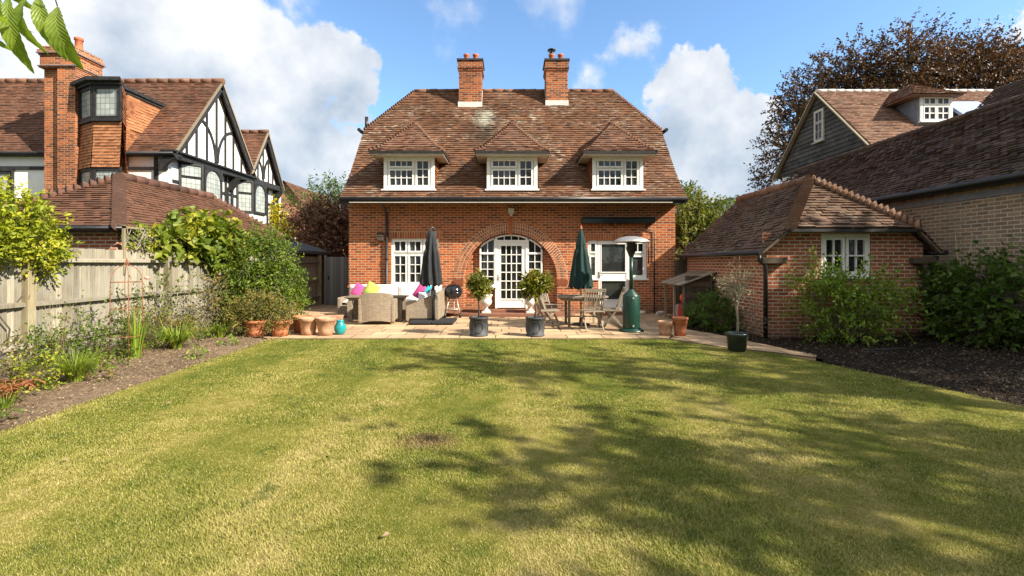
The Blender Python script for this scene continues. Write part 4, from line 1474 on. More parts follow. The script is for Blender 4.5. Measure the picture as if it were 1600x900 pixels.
# bressummer, posts, rails on the walls below
g.box(XW - .1, XV - .04, 17.25, 25.4, 5.36, 5.6)
g.box(XW - .05, XV + .08, 17.05, 22.9, 5.56, 5.62)
WT = frame((0, YF, 0), (1, 0, 0), (0, -1, 0))
for x in (-13.85, -12.75):
    g.box(x - .07, x + .07, 0.0, .05, 3.5, 5.4, WT)
g.box(-13.9, XW + .03, 0.0, .055, 4.95, 5.05, WT)
g.box(-30, -16.0, 0.0, .055, 4.95, 5.07, WT)
g.box(-30, XV, -.2, .25, 5.42, 5.55, WT)
for x in (-12.55,):
    g.prism([(x, 4.9), (x + .14, 4.95), (x + .3, 5.15), (x + .62, 5.36), (x, 5.36)], 0.05, 0.2, WT)
for y in (20.9, 21.4, 24.5, 25.6):
    g.box(XW, XW + .05, y - .07, y + .07, 2.5, 5.4)
g.box(XW, XW + .055, 17.6, 26, 4.55, 4.65)
for y in (21.2, 25.2):
    g.prism([(0, 4.7), (.12, 4.75), (.3, 5.0), (.5, 5.36), (0, 5.36)], y - .08, y + .08, lambda u, d, z: Vector((XW + u, d, z)))
g.build('timber_frame', 'timber', tud, True)


def bay(y0, y1, y2, y3, z0, z1, parent, mat='timber'):
    """canted bay on the right-hand wall: side, front with arched head, side"""
    pts = [Vector((XW, y0, 0)), Vector((XW + .5, y1, 0)), Vector((XW + .5, y2, 0)), Vector((XW, y3, 0))]
    g = G()
    g.add([(p.x - .03, p.y, z) for z in (z0 - .6, z1) for p in pts], [(0, 1, 5, 4), (1, 2, 6, 5), (2, 3, 7, 6), (0, 3, 2, 1), (4, 5, 6, 7)])
    b = g.build('bay_window', 'render', parent, True)
    for i in range(3):
        a, c = pts[i], pts[i + 1]
        L_ = (c - a).length
        o = Vector((c - a).normalized().cross(Z))
        tf = frame(a + o * .0, c - a, o)
        m = (z0 + z1) / 2 + .15
        if i == 1:
            f = casement(b, tf, 0, L_, z0, z1, [(.07, L_ - .07, z0 + .07, z1 - .07, 1, 1)], fr=.07, glass='leaded', mat=mat, sill=False, name='arched_casement', sash=.02)
            # the arched head
            gg = G()
            cx_, r_ = L_ / 2, L_ / 2 - .1
            n = 12
            zc = z1 - .1 - r_
            for k in range(n):
                a0, a1 = PI * k / n, PI * (k + 1) / n
                u0, u1 = cx_ - r_ * math.cos(a0), cx_ - r_ * math.cos(a1)
                gg.prism([(u0, zc + r_ * math.sin(a0)), (u1, zc + r_ * math.sin(a1)), (u1, z1 - .05), (u0, z1 - .05)], .035, .075, tf)
            gg.build('arched_head', mat, f, True)
        else:
            casement(b, tf, 0, L_, z0, z1, [(.06, L_ - .06, z0 + .06, m, 1, 1), (.06, L_ - .06, m + .03, z1 - .06, 1, 1)], fr=.06, glass='leaded', mat=mat, sill=False, sash=.018)


bay(17.95, 18.6, 19.75, 20.35, 4.0, 5.36, tud)
bay(21.75, 22.25, 23.35, 24.0, 3.9, 5.36, tud)
casement(tud, frame((XW, 0, 0), (0, 1, 0), (1, 0, 0)), 20.95, 21.35, 3.9, 4.9, [(21.0, 21.3, 3.95, 4.85, 1, 1)], glass='leaded', mat='timber', sill=False)
casement(tud, WT, -19.4, -17.9, 3.85, 4.95, [(-19.3, -18.7, 3.95, 4.85, 1, 1), (-18.6, -18.0, 3.95, 4.85, 1, 1)], glass='leaded', mat='timber', sill=False)
# oriel on the front with hung tiles and a flat leaded roof
PO = [Vector(q) for q in ((-15.05, 17.6, 0), (-15.0, 16.85, 0), (-14.15, 16.38, 0), (-13.2, 16.38, 0), (-13.68, 17.15, 0), (-13.62, 18.95, 0))]
LO = PO[:4] + [Vector((-13.93, 17.38, 0))]
g = G()
fl = 1.06
cen = Vector((-14.0, 17.8, 0))
for i in range(5):
    a, b = PO[i], PO[i + 1]
    o = Vector(((b - a).y, -(b - a).x, 0)).normalized()
    k = 0.0 if i == 4 else 0.09
    if i < 4:
        a, b = LO[i], LO[i + 1]
        o = Vector(((b - a).y, -(b - a).x, 0)).normalized()
        tiles(g, [a + o * k + Z * 4.83, b + o * k + Z * 4.83, b + Z * 6.40, a + Z * 6.40], w=.17, c=.105, lift=.022, out=o)
    a, b = PO[i], PO[i + 1]
    o = Vector(((b - a).y, -(b - a).x, 0)).normalized()
    if i >= 3:
        tiles(g, [a + Z * 6.40, b + Z * 6.40, b + Z * 7.62, a + Z * 7.62], w=.17, c=.105, lift=.02, out=o)
ori = g.build('oriel', 'tile_hung', tud, True)
g = G()
tiles(g, [Vector((-13.69, 17.16, 5.5)), Vector((-13.69, 17.25, 5.5)), Vector((-13.63, 18.9, 7.6)), Vector((-13.69, 17.16, 7.6))], w=.17, c=.105, lift=.02, out=(1, 0, 0))
g.box(-13.98, -13.76, 16.7, 17.4, 4.84, 6.4)
g.build('cheek', 'tile_hung', ori, True)
g = G()
for z0, z1, gr in ((7.62, 7.72, .16), (7.72, 7.84, .3)):
    pp = [cen + (p - cen) * (1 + gr / (p - cen).length) for p in PO]
    pp = [pp[0] + Vector((0, 1.4, 0))] + pp
    n = len(pp)
    g.add([p + Z * z0 for p in pp] + [p + Z * z1 for p in pp], [list(range(n))[::-1], list(range(n, 2 * n))] + [(i, (i + 1) % n, n + (i + 1) % n, n + i) for i in range(n)])
pp = [cen + (p - cen) * 1.07 for p in LO]
n = len(pp)
g.add([p + Z * 6.40 for p in pp] + [p + Z * 6.48 for p in pp], [list(range(n))[::-1], list(range(n, 2 * n))] + [(i, (i + 1) % n, n + (i + 1) % n, n + i) for i in range(n)])
g.build('oriel_roof', 'timber', ori, True)
for i in range(3):
    a, b = PO[i], PO[i + 1]
    o = Vector(((b - a).y, -(b - a).x, 0)).normalized()
    L_ = (b - a).length
    tf = frame(a, b - a, o)
    casement(ori, tf, 0, L_, 6.48, 7.62, [(.06, L_ - .06, 6.54, 7.56, 1, 1)], fr=.09, glass='leaded', mat='timber', sill=False)
    casement(ori, tf, 0, L_, 3.6, 4.83, [(.06, L_ - .06, 3.66, 4.77, 1, 1)], fr=.1, glass='leaded', mat='timber', sill=False)
g = G()
for q, w, d, z0, z1 in ((-15.95, .62, .8, 0, 8.35), (-15.35, .62, .95, 0, 8.35), (-15.66, .26, .7, 0, 8.3)):
    g.box(q - w / 2, q + w / 2, 17.6 - d, 17.75, z0, z1)
for e, a, b in ((.03, 8.35, 8.42), (.005, 8.42, 8.78), (.035, 8.78, 8.86), (.06, 8.86, 8.96), (.015, 8.96, 9.1)):
    g.box(-16.26 - e, -15.04 + e, 16.65 - e, 17.75 + e, a, b)
g.build('chimney', 'brick_chim', tud, True)
for x in (-15.95, -15.36):
    g = G().lathe([(.15, 0), (.15, .08), (.12, .12), (.11, .4), (.14, .42), (.14, .5), (.1, .5), (.09, .3)], 14, (x, 17.15, 9.1))
    g.build('chimney_pot', 'chim_pot', tud, True)
g = G()
for e, z in ((.085, 8.84), (.06, 8.40)):
    g.box(-16.26 - e, -15.04 + e, 16.65 - e, 17.75 + e, z, z + .025)
g.build('chimney_band', 'lead', tud, True)
g = G().tube([(-30, 17.12, 5.5), (XV, 17.12, 5.5)], 0.06, 8).tube([(-13.9, 17.5, 5.4), (-13.9, 17.5, 3.0)], .045, 8)
g.build('gutter', 'black', tud, True)

# garage of the left neighbour
gar = thing('garage', 'low brick garage with hipped brown tiled roof behind the fence', 'garage', (-9.5, 13.4, 0))
g = G().box(-11.0, -7.98, 9.78, 17.1, 0, 2.24)
g.build('wall', 'brick_out', gar, True)
A, B_, C_, D_ = (-11.25, 9.55, 2.3), (-7.75, 9.55, 2.3), (-7.75, 17.3, 2.3), (-11.25, 17.3, 2.3)
P_, Q_ = (-9.5, 11.7, 3.66), (-9.5, 15.3, 3.66)
g = G()
tiles(g, [A, B_, P_], lift=.022)
tiles(g, [B_, C_, Q_, P_], lift=.022)
tiles(g, [D_, A, P_, Q_], lift=.022)
tiles(g, [C_, D_, Q_], lift=.022)
gr = g.build('roof', 'tile_garage', gar, True)
g = G()
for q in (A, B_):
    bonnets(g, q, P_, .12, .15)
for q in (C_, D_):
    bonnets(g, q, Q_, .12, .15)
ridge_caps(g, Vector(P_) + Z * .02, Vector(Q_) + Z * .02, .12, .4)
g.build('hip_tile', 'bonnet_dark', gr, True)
g = G().box(-11.2, -7.8, 9.6, 9.77, 2.2, 2.29).box(-7.95, -7.79, 9.77, 17.2, 2.2, 2.29)
g.tube([(-11.2, 9.53, 2.26), (-7.72, 9.53, 2.26), (-7.72, 17.2, 2.26)], .05, 8)
g.build('gutter', 'black', gar, True)

# small felt-roofed shed and far houses to the left
shed = thing('garden_shed', 'small shed with shallow grey felt roof behind the fence end', 'shed', (-7.9, 17.2, 0))
g = G().box(-8.7, -7.15, 16.2, 18.6, 0, 1.95)
g.build('wall', 'oldwood', shed, True)
g = G()
A, B_, C_, D_ = [Vector(q) for q in ((-9.0, 15.9, 2.0), (-6.95, 15.9, 2.0), (-6.95, 18.9, 2.0), (-9.0, 18.9, 2.0))]
P_, Q_ = Vector((-7.95, 16.9, 2.42)), Vector((-7.95, 17.9, 2.42))
for q in ([A, B_, P_], [B_, C_, Q_, P_], [C_, D_, Q_], [D_, A, P_, Q_]):
    g.poly(q)
g.add([A, B_, C_, D_, A - Z * .1, B_ - Z * .1, C_ - Z * .1, D_ - Z * .1], [(0, 4, 5, 1), (1, 5, 6, 2), (2, 6, 7, 3), (3, 7, 4, 0), (4, 7, 6, 5)])
g.build('roof', 'felt', shed, True)


def far_house(name, label, x, y, w, d, ze, zr, wall, roof_m):
    h = thing(name, label, 'house', (x, y, 0))
    g = G().box(-w / 2, w / 2, -d / 2, d / 2, 0, ze)
    for yy in (-d / 2, d / 2):
        g.poly([(-w / 2, yy, ze), (w / 2, yy, ze), (0, yy, zr - .1)])
    g.build('wall', wall, h)
    g = G()
    for sx in (-1, 1):
        tiles(g, [(sx * (w / 2 + .2), -d / 2 - .2, ze - .15), (sx * (w / 2 + .2), d / 2 + .2, ze - .15), (0, d / 2 + .2, zr), (0, -d / 2 - .2, zr)], w=.3, c=.16)
    g.build('roof', roof_m, h)
    f = G().box(-.6, .6, -d / 2 - .06, -d / 2, ze - 1.3, ze - .2)
    q = f.build('window', 'white', h)
    G().box(-.5, .5, -d / 2 - .075, -d / 2 - .062, ze - 1.2, ze - .3).build('pane', 'glass', q)
    return h


far_house('gabled_house', 'distant white gabled house glimpsed between trees', -19.2, 44, 5, 8, 5.2, 7.3, 'render', 'tile_hung')
far_house('red_roof_house', 'distant house with plain red tiled side roof behind timbered house', -12.6, 30, 4.2, 6, 3.6, 6.2, 'brick_out', 'tile_garage')
far_house('end_house', 'distant pale house past the right end of the brick house', 17.5, 42, 6, 8, 4.5, 6.8, 'render', 'tile_far')

# ------------------------------------------------------------------ fences and gates
FX = -7.0
fence = thing('board_fence', 'weathered closeboard timber fence with three rails along the left border', 'fence', (FX, 9.8, 0))
posts = [1.28, 4.13, 6.98, 9.83, 12.68, 15.45, 17.75]
for i, y in enumerate(posts):
    g = G().box(FX - .06, FX + .07, y - .06, y + .06, -.1, 1.86 + random.uniform(-.015, .02))
    g.build('post', 'post', fence, True, 0.006)
for a, b in zip(posts[:-1], posts[1:]):
    g = G()
    n = int((b - a - .12) / 0.098)
    w = (b - a - .124) / n
    for k in range(n):
        y = a + .062 + k * w
        t = random.uniform(-.004, .004)
        z1 = 1.80 + random.uniform(-.008, .008)
        z0 = 0.17
        v = [(FX - .062 + t, y, z0), (FX - .032 + t, y + w + .004, z0), (FX - .032 + t, y + w + .004, z1), (FX - .062 + t, y, z1)]
        v += [(p - .012, q, r) for p, q, r in v]
        g.add(v, [(0, 1, 2, 3), (7, 6, 5, 4), (0, 3, 7, 4), (1, 5, 6, 2), (3, 2, 6, 7), (0, 4, 5, 1)])
    g.build('fence_panel', 'fence', fence, True)
    for z, h in ((1.60, .075), (0.95, .08), (0.36, .08)):
        s_ = random.uniform(-.01, .01)
        g = G().add([(FX - .03, a + .06, z - h / 2), (FX + .035, a + .06, z - h / 2 + .012), (FX + .035, a + .06, z + h / 2 - .02), (FX - .03, a + .06, z + h / 2),
                     (FX - .03, b - .06, z - h / 2 + s_), (FX + .035, b - .06, z - h / 2 + .012 + s_), (FX + .035, b - .06, z + h / 2 - .02 + s_), (FX - .03, b - .06, z + h / 2 + s_)],
                    [(0, 1, 5, 4), (1, 2, 6, 5), (2, 3, 7, 6), (0, 3, 2, 1), (4, 5, 6, 7)])
        g.build('rail', 'fence', fence, True)
    g = G().box(FX - .03, FX + .0, a + .06, b - .06, 0.0, 0.165)
    g.build('gravel_board', 'fence', fence, True)
# panelled trellis on top
tre = thing('trellis_panel', 'small square trellis panel with bare vine stems on top of fence', 'trellis', (FX, 9.2, 1.8))
g = G()
for y in (-.42, .42):
    g.box(-.06, -.02, y - .025, y + .025, -.45, .46)
g.box(-.06, -.02, -.445, .445, .40, .44)
g.build('frame', 'post', tre)
g = G()
for k in range(26):
    a, b = Vector((-.03 + R.normal() * .03, R.uniform(-.4, .4), 0)), Vector((-.03 + R.normal() * .04, R.uniform(-.4, .4), R.uniform(.25, .42)))
    g.tube([a, a.lerp(b, .5) + Vector((R.normal() * .03, R.normal() * .1, 0)), b], [.011, .009, .005], 6)
g.build('vine_stem', 'bark_pale', tre)
pp, d_, nr_, rn_, *_ = sprays([((-.05, 0, .2), (.08, .42, .2))], 60, 5, .12)
leaf_mesh('vine_leaf', pp, d_, nr_, .06 * (0.6 + R.random(len(pp))), .04 * (0.6 + R.random(len(pp))), 'lf_vine', tre, rn_)

gate = thing('side_gate', 'grey painted boarded side gate between fence and brick house', 'gate', (-5.8, 17.7, 0))
g = G()
for k in range(14):
    g.box(-.93 + k * .13, -.93 + k * .13 + .124, 0, .025, .05, 1.8)
g.build('boards', 'greywood', gate)
g = G().box(-.95, -.05, .026, .06, .2, .3).box(-.95, .9, .026, .06, 1.5, 1.6).box(-1.0, -.94, -.02, .06, 0, 1.86)
g.build('frame', 'greywood', gate)
g = G().box(-.86, -.82, -.03, 0, .95, 1.1)
g.build('latch', 'black', gate)
gp = thing('gate_panel', 'old brown timber gate boards beside the outbuilding end', 'gate', (5.2, 14.5, 0), rad(8))
g = G()
for k in range(6):
    g.box(-.2 + k * .11, -.2 + k * .11 + .1, random.uniform(-.02, .02), .03, 0, 1.72 + random.uniform(-.12, .1))
g.build('boards', 'oldwood', gp)
G().box(.3, .42, -.06, .0, 0, 1.86).build('post', 'post', gp)

# ------------------------------------------------------------------ patio furniture
def mx(x=0, y=0, z=0, rz=0, rx=0, ry=0):
    return Matrix.Translation((x, y, z)) @ Matrix.Rotation(rz, 4, 'Z') @ Matrix.Rotation(ry, 4, 'Y') @ Matrix.Rotation(rx, 4, 'X')


PZ = 0.018
# rattan armchair seen from the back
ch = thing('rattan_armchair', 'beige rattan armchair with its back to the lawn, drawn up to the low table', 'armchair', (-3.34, 12.35, PZ), rad(4))
g = G()
n = 12
for i in range(n):                                                # curved back
    a0, a1 = -1 + 2 * i / n, -1 + 2 * (i + 1) / n
    def bk_(a, z):
        return Vector((a * .40 * (1 + .04 * z), -.36 - .06 * z + .05 * a * a, z))
    top0, top1 = .80 - .05 * a0 ** 4, .80 - .05 * a1 ** 4
    cut0, cut1 = .05 + .05 * (1 - a0 * a0), .05 + .05 * (1 - a1 * a1)
    v = [bk_(a0, cut0), bk_(a1, cut1), bk_(a1, top1), bk_(a0, top0)]
    w = [p + Vector((0, .07, 0)) for p in v]
    g.add(v + w, [(0, 1, 2, 3), (7, 6, 5, 4), (3, 2, 6, 7), (0, 4, 5, 1)], .5)
g.build('backrest', 'rattan', ch)
for sx in (-1, 1):
    g = G().prism([(-.34, .06), (-.28, .02), (-.24, .10), (.28, .10), (.33, .02), (.38, .02), (.38, .56), (.30, .62), (-.36, .66)], sx * .36, sx * .45, lambda u, d, z: Vector((d, u, z)))
    g.build('arm', 'rattan', ch, bevel=.02)
G().box(-.35, .35, -.33, .34, .12, .34).build('seat', 'rattan', ch)
G().pillow(.7, .66, .16, mx(0, .02, .40, 0, PI / 2)).build('seat_cushion', 'cush_white', ch)

tb = thing('rattan_table', 'rattan garden table with pale slab top between armchair and sofa', 'table', (-3.55, 13.0, PZ))
G().box(-.78, .78, -.36, .36, .62, .665).build('tabletop', 'palewood', tb, bevel=.012)
G().box(-.70, .70, -.30, .30, .55, .618).build('apron', 'rattan', tb)
for sx in (-1, 1):
    for sy in (-1, 1):
        G().box(sx * .66 - .06, sx * .66 + .06, sy * .27 - .05, sy * .27 + .05, 0, .55).build('leg', 'rattan', tb)

so = thing('corner_sofa', 'L shaped rattan corner sofa with cream cushions against the house wall', 'sofa', (-3.2, 13.9, PZ))
g = G().box(-1.55, 1.35, -.35, .45, .08, .36)
g.box(.60, 1.35, -1.35, -.35, .08, .36)
g.build('base', 'rattan', so, bevel=.02)
g = G().box(-1.55, 1.35, .36, .48, .3, .80).box(1.24, 1.38, -1.3, .36, .06, .78)
g.build('backrest', 'rattan', so, bevel=.03)
for (x0, x1, y0, y1) in ((-1.64, -1.52, -.38, .46),):
    G().box(x0, x1, y0, y1, .04, .58).build('arm', 'rattan', so, bevel=.03)
g = G().prism([(.52, .06), (.58, .02), (.62, .1), (1.28, .1), (1.33, .02), (1.385, .02), (1.385, .74), (1.1, .68), (.85, .58), (.52, .55)], -1.46, -1.34, lambda u, d, z: Vector((u, d, z)))
g.build('arm', 'rattan', so, bevel=.025)
for k in range(3):
    G().pillow(.70, .66, .17, mx(-1.15 + k * .72, -.02, .44, 0, PI / 2), p=5).build('seat_cushion', 'cush_white', so)
    G().pillow(.70, .44, .18, mx(-1.15 + k * .72, .28, .70, 0, rad(-12)), p=4).build('back_cushion', 'cush_white', so)
G().pillow(.58, .9, .17, mx(.92, -.85, .44, 0, PI / 2), p=5).build('seat_cushion', 'cush_white', so)
G().pillow(.80, .44, .18, mx(1.14, -.75, .70, rad(90), rad(12)), p=4).build('back_cushion', 'cush_white', so)
G().pillow(.62, .44, .18, mx(.95, .26, .70, rad(-30), rad(-12)), p=4).build('back_cushion', 'cush_white', so)
for lab, m, x, y, z, rz, rx, sz in (
        ('pink scatter cushion near the left end of the sofa', 'cush_pink', -4.35, 13.98, .74, 5, -18, .38), ('lime green scatter cushion leaning on the sofa back', 'cush_lime', -3.98, 13.93, .77, -6, -18, .40),
        ('pink scatter cushion propped in the sofa corner beside the dark parasol', 'cush_pink', -2.38, 13.35, .74, -14, -22, .46), ('turquoise scatter cushion propped on the right sofa arm side', 'cush_teal', -2.12, 13.12, .72, 30, -20, .40),
        ('small white scatter cushion at front end of the right sofa wing', 'cush_white', -2.25, 12.85, .60, 8, -25, .34)):
    o = G().pillow(sz, sz, .15, mx(0, 0, 0, rad(rz), rad(rx), rad(28 if sz > .37 else 5)), p=2.5).build('scatter_cushion', m)
    o.location = (x, y, z + PZ)
    tag(o, lab, 'cushion', 'scatter cushions on the corner sofa')


def folded_canopy(zt, zb, rt, rb, n=8, amp=.28, c=(0, 0), seed=0):
    rg = np.random.default_rng(seed)
    ph = rg.random(n) * .5
    g = G()
    K, M_ = 64, 16
    vs, fs = [], []
    for j in range(M_ + 1):
        t = j / M_
        z = zt + (zb - zt) * t
        r0 = rt + (rb - rt) * (t ** .75)
        if .26 < t < .36:
            r0 *= .86
        for k in range(K):
            a = 2 * PI * k / K
            w = 1 + amp * min(1, t * 2.5) * math.cos(n * a + 1.2 * math.sin(3 * t + ph[k * n // K]))
            dz = .05 * math.cos(n * a) if j == M_ else 0
            vs.append((c[0] + r0 * w * math.cos(a), c[1] + r0 * w * math.sin(a), z + dz))
    for j in range(M_):
        for k in range(K):
            fs.append((j * K + k, j * K + (k + 1) % K, (j + 1) * K + (k + 1) % K, (j + 1) * K + k))
    fs.append(tuple(range(K))[::-1])
    return g.add(vs, fs, .5, True)


pb = thing('cantilever_parasol', 'closed black cantilever parasol on a flat slab base beside the sofa', 'parasol', (-1.94, 12.4, PZ))
g = G()
for sx in (-1, 1):
    for sy in (-1, 1):
        g.box(min(sx * .01, sx * .56), max(sx * .01, sx * .56), min(sy * .01, sy * .46), max(sy * .01, sy * .46), .015, .085)
g.build('base', 'cloth_black', pb, bevel=.025)
G().tube([(.0, 0, .05), (-.01, 0, .9), (.03, .02, 2.38)], [.042, .04, .036], 12).build('pole', 'grey_metal', pb)
g = G().box(-.06, .05, -.06, .06, .62, .86).tube([(.03, -.05, .74), (.09, -.1, .70), (.09, -.1, .62)], .015, 8)
g.build('crank', 'grey_metal', pb, bevel=.015)
g = folded_canopy(2.36, .98, .08, .25, 8, .24, (-.06, -.03), 3)
g.move(Matrix.Shear('XY', 4, (.0, 0)))
g.build('canopy', 'cloth_black', pb)
G().tube([(.03, .02, 2.38), (-.03, -.02, 2.46), (-.1, -.03, 2.40), (-.08, -.03, 1.4)], [.03, .035, .03, .02], 10).build('arm', 'grey_metal', pb)

bb = thing('kettle_barbecue', 'black kettle barbecue on a silver tripod stand', 'barbecue', (-1.59, 13.75, PZ))
G().lathe([(0, .52), (.10, .53), (.2, .585), (.255, .68), (.265, .735)], 28).build('bowl', 'black_gloss', bb)
g = G().lathe([(.272, .735), (.272, .755), (.255, .82), (.2, .90), (.1, .945), (0, .955)], 28)
g.build('lid', 'black_gloss', bb)
G().tube([(-.06, 0, .95), (-.06, 0, .99), (.06, 0, .99), (.06, 0, .95)], .012, 8).build('handle', 'black', bb)
for a in (90, 215, 325):
    c, s_ = math.cos(rad(a)), math.sin(rad(a))
    G().tube([(.12 * c, .12 * s_, .56), (.27 * c, .27 * s_, .02)], .016, 8).build('leg', 'steel', bb)
G().lathe([(0, .22), (.2, .225), (.215, .25)], 24).build('ash_tray', 'steel', bb)
for a in (215, 325):
    G().tube([(.26 * math.cos(rad(a)) - .03, .26 * math.sin(rad(a)), .07), (.26 * math.cos(rad(a)) + .03, .26 * math.sin(rad(a)), .07)], .07, 14).build('wheel', 'black', bb)

for x, side in ((-.66, 'left'), (.64, 'right')):
    u = thing('garden_urn', 'white stone pedestal urn on the doorstep, %s' % ('nearer the barbecue' if side == 'left' else 'nearer the wooden table'), 'urn', (x, 14.12, .10), 0, 'white urns flanking the garden door')
    G().box(-.13, .13, -.13, .13, 0, .05).build('plinth', 'stone', u, bevel=.008)
    G().lathe([(.11, .05), (.1, .08), (.05, .12), (.045, .18), (.09, .21), (.14, .26), (.165, .33), (.15, .38), (.14, .43), (.17, .50), (.185, .52), (.18, .54), (.155, .54), (.13, .46)], 24).build('bowl', 'stone', u)


def topiary(x, y, label, blobs, n, L):
    t = thing('potted_topiary', label, 'potted tree', (x, y, PZ), 0, 'topiary bay trees on the patio edge')
    g = G().lathe([(.185, 0), (.2, .01), (.2, .03), (.188, .035), (.192, .36), (.208, .365), (.21, .40), (.195, .405), (.18, .40), (.175, .36)], 32)
    for a in (-90, 30, 150):                          # raised panel on the lead pot
        c, s_ = math.cos(rad(a)), math.sin(rad(a))
        T_ = frame((c * .186, s_ * .186, .2), (-s_, c, 0), (c, s_, 0))
        pts = [(.1 * math.cos(PI / 8 + k * PI / 4), .13 * math.sin(PI / 8 + k * PI / 4)) for k in range(8)]
        for k in range(8):
            p0, p1 = pts[k], pts[(k + 1) % 8]
            cv = lambda p: T_(p[0], .008 - p[0] * p[0] * 2.4, p[1])
            g.bar(cv(p0), cv(p1), .012, .012, Vector((c, s_, 0)))
    g.build('pot', 'leadpot', t)
    G().lathe([(0, .37), (.19, .37)], 20).build('soil', 'soilfill', t)
    G().tube([(0, 0, .36), (.008, 0, .6), (-.006, 0, .8), (.0, 0, 1.1)], [.02, .018, .017, .014], 8).build('trunk', 'bark', t)
    p, d, nr, rn, base, td, tl = sprays(blobs, n, 6, .13, .25, .35)
    m = len(p)
    leaf_mesh('crown', p, d, nr, L * (.6 + .7 * R.random(m)), .42 * L * (.6 + .7 * R.random(m)), 'lf_bay', t, rn)
    g = G()
    for i in range(0, len(base), 4):
        g.tube([(0, 0, .95), Vector(base[i])], [.007, .003], 4, False)
    g.build('branch', 'bark', t)


topiary(-.64, 10.22, 'bay tree with tight round crown in a lead grey pot', [((0, 0, 1.08), (.165, .17, .165)), ((.02, 0, 1.02), (.17, .17, .12))], 270, .08)
topiary(.56, 10.2, 'bay tree with loose wide crown in a lead grey pot', [((-.1, 0, 1.06), (.17, .16, .12)), ((.12, 0, 1.12), (.17, .16, .14)), ((.0, 0, 1.17), (.14, .14, .11)), ((-.05, -.05, 1.0), (.16, .14, .13))], 300, .10)

# teak table, parasol and folding chairs
tk = thing('garden_table', 'octagonal silvered teak garden table under the green parasol', 'table', (1.82, 11.95, PZ))
g = G()
for k in range(9):
    y0, y1 = -.58 + k * 1.16 / 9 + .004, -.58 + (k + 1) * 1.16 / 9 - .004
    w0 = min(.62, .62 + .26 - abs(y0) if abs(y0) > .26 else .62)
    w1 = min(.62, .62 + .26 - abs(y1) if abs(y1) > .26 else .62)
    g.add([(-w0, y0, .705), (w0, y0, .705), (w1, y1, .705), (-w1, y1, .705), (-w0, y0, .735), (w0, y0, .735), (w1, y1, .735), (-w1, y1, .735)],
          [(0, 3, 2, 1), (4, 5, 6, 7), (0, 1, 5, 4), (1, 2, 6, 5), (2, 3, 7, 6), (3, 0, 4, 7)])
g.build('tabletop', 'teak', tk)
g = G()
pts = [(.62, .26), (.26, .58), (-.26, .58), (-.62, .26), (-.62, -.26), (-.26, -.58), (.26, -.58), (.62, -.26)]
for k in range(8):
    a, b = pts[k], pts[(k + 1) % 8]
    g.bar((a[0] * .86, a[1] * .86, .67), (b[0] * .86, b[1] * .86, .67), .022, .07)
g.build('apron', 'teak', tk)
for sx in (-1, 1):
    for sy in (-1, 1):
        G().box(sx * .36 - .03, sx * .36 + .03, sy * .34 - .03, sy * .34 + .03, 0, .704).build('leg', 'teak', tk, bevel=.006)
G().bar((-.36, 0, .22), (.36, 0, .22), .05, .03).bar((-.36, -.34, .22), (-.36, .34, .22), .04, .03).bar((.36, -.34, .22), (.36, .34, .22), .04, .03).build('stretcher', 'teak', tk)

gpz = thing('garden_parasol', 'closed dark green parasol with wooden finial standing through the teak table', 'parasol', (1.80, 11.97, PZ))
G().tube([(0, 0, 0), (0, 0, 2.40)], .021, 12).build('pole', 'teak', gpz)
G().lathe([(.02, 2.38), (.035, 2.40), (.03, 2.43), (.015, 2.45), (.025, 2.47), (.0, 2.5)], 12).build('finial', 'terra', gpz)
folded_canopy(2.38, .93, .03, .275, 8, .16, (0, 0), 5).build('canopy', 'cloth_green', gpz)
G().lathe([(.105, 1.98), (.112, 1.99), (.112, 2.03), (.1, 2.04)], 20).build('tie', 'cloth_green', gpz)
G().lathe([(.22, 0), (.22, .04), (.05, .07), (.035, .2), (.024, .22)], 24).build('base', 'grey_metal', gpz)


def make_chair():
    c = thing('folding_chair', 'silvered teak folding chair with its slatted back to the lawn, in front of the table', 'chair', (0, 0, 0), 0, 'folding teak chairs round the table')
    for sx in (-1, 1):
        G().bar((sx * .22, .24, .0), (sx * .22, -.10, .46), .022, .045).build('leg', 'teak', c)
        G().bar((sx * .195, -.27, .0), (sx * .195, .16, .44), .022, .045).build('leg', 'teak', c)
    g = G()
    for k in range(8):
        g.box(-.205, .205, -.20 + k * .053, -.20 + k * .053 + .044, .435, .452)
    g.box(-.235, -.212, -.21, .23, .41, .45).box(.212, .235, -.21, .23, .41, .45)
    g.build('seat', 'teak', c)
    g = G()
    f = lambda z: -.10 - (z - .46) * .36
    for sx in (-1, 1):
        g.bar((sx * .22, f(.46), .46), (sx * .22, f(.95), .95), .024, .045)
    g.bar((-.245, f(.93), .93), (.245, f(.93), .93), .03, .075)
    g.bar((-.21, f(.53), .53), (.21, f(.53), .53), .025, .05)
    for k in range(7):
        x = -.17 + k * .34 / 6
        g.bar((x, f(.55), .55), (x, f(.90), .90), .028, .014)
    g.build('backrest', 'teak', c)
    G().bar((-.2, .205, .05), (.2, .205, .05), .025, .03).bar((-.19, -.23, .06), (.19, -.23, .06), .025, .03).build('stretcher', 'teak', c)
    return c


ch0 = make_chair()
spots = [(1.93, 11.08, 4, None), (2.50, 11.55, 80, 'silvered teak folding chair standing on the heater side of the table, leaning back'),
         (.93, 11.5, -82, 'silvered teak folding chair seen from the side at the pot end of the table'),
         (.98, 12.75, -140, 'silvered teak folding chair behind the table, nearest the urn and house wall')]
for i, (x, y, a, lab) in enumerate(spots):
    o = ch0 if i == 0 else copy_tree(ch0)
    o.location = (x, y, PZ)
    o.rotation_euler = (0, 0, rad(a))
    if lab:
        o['label'] = lab

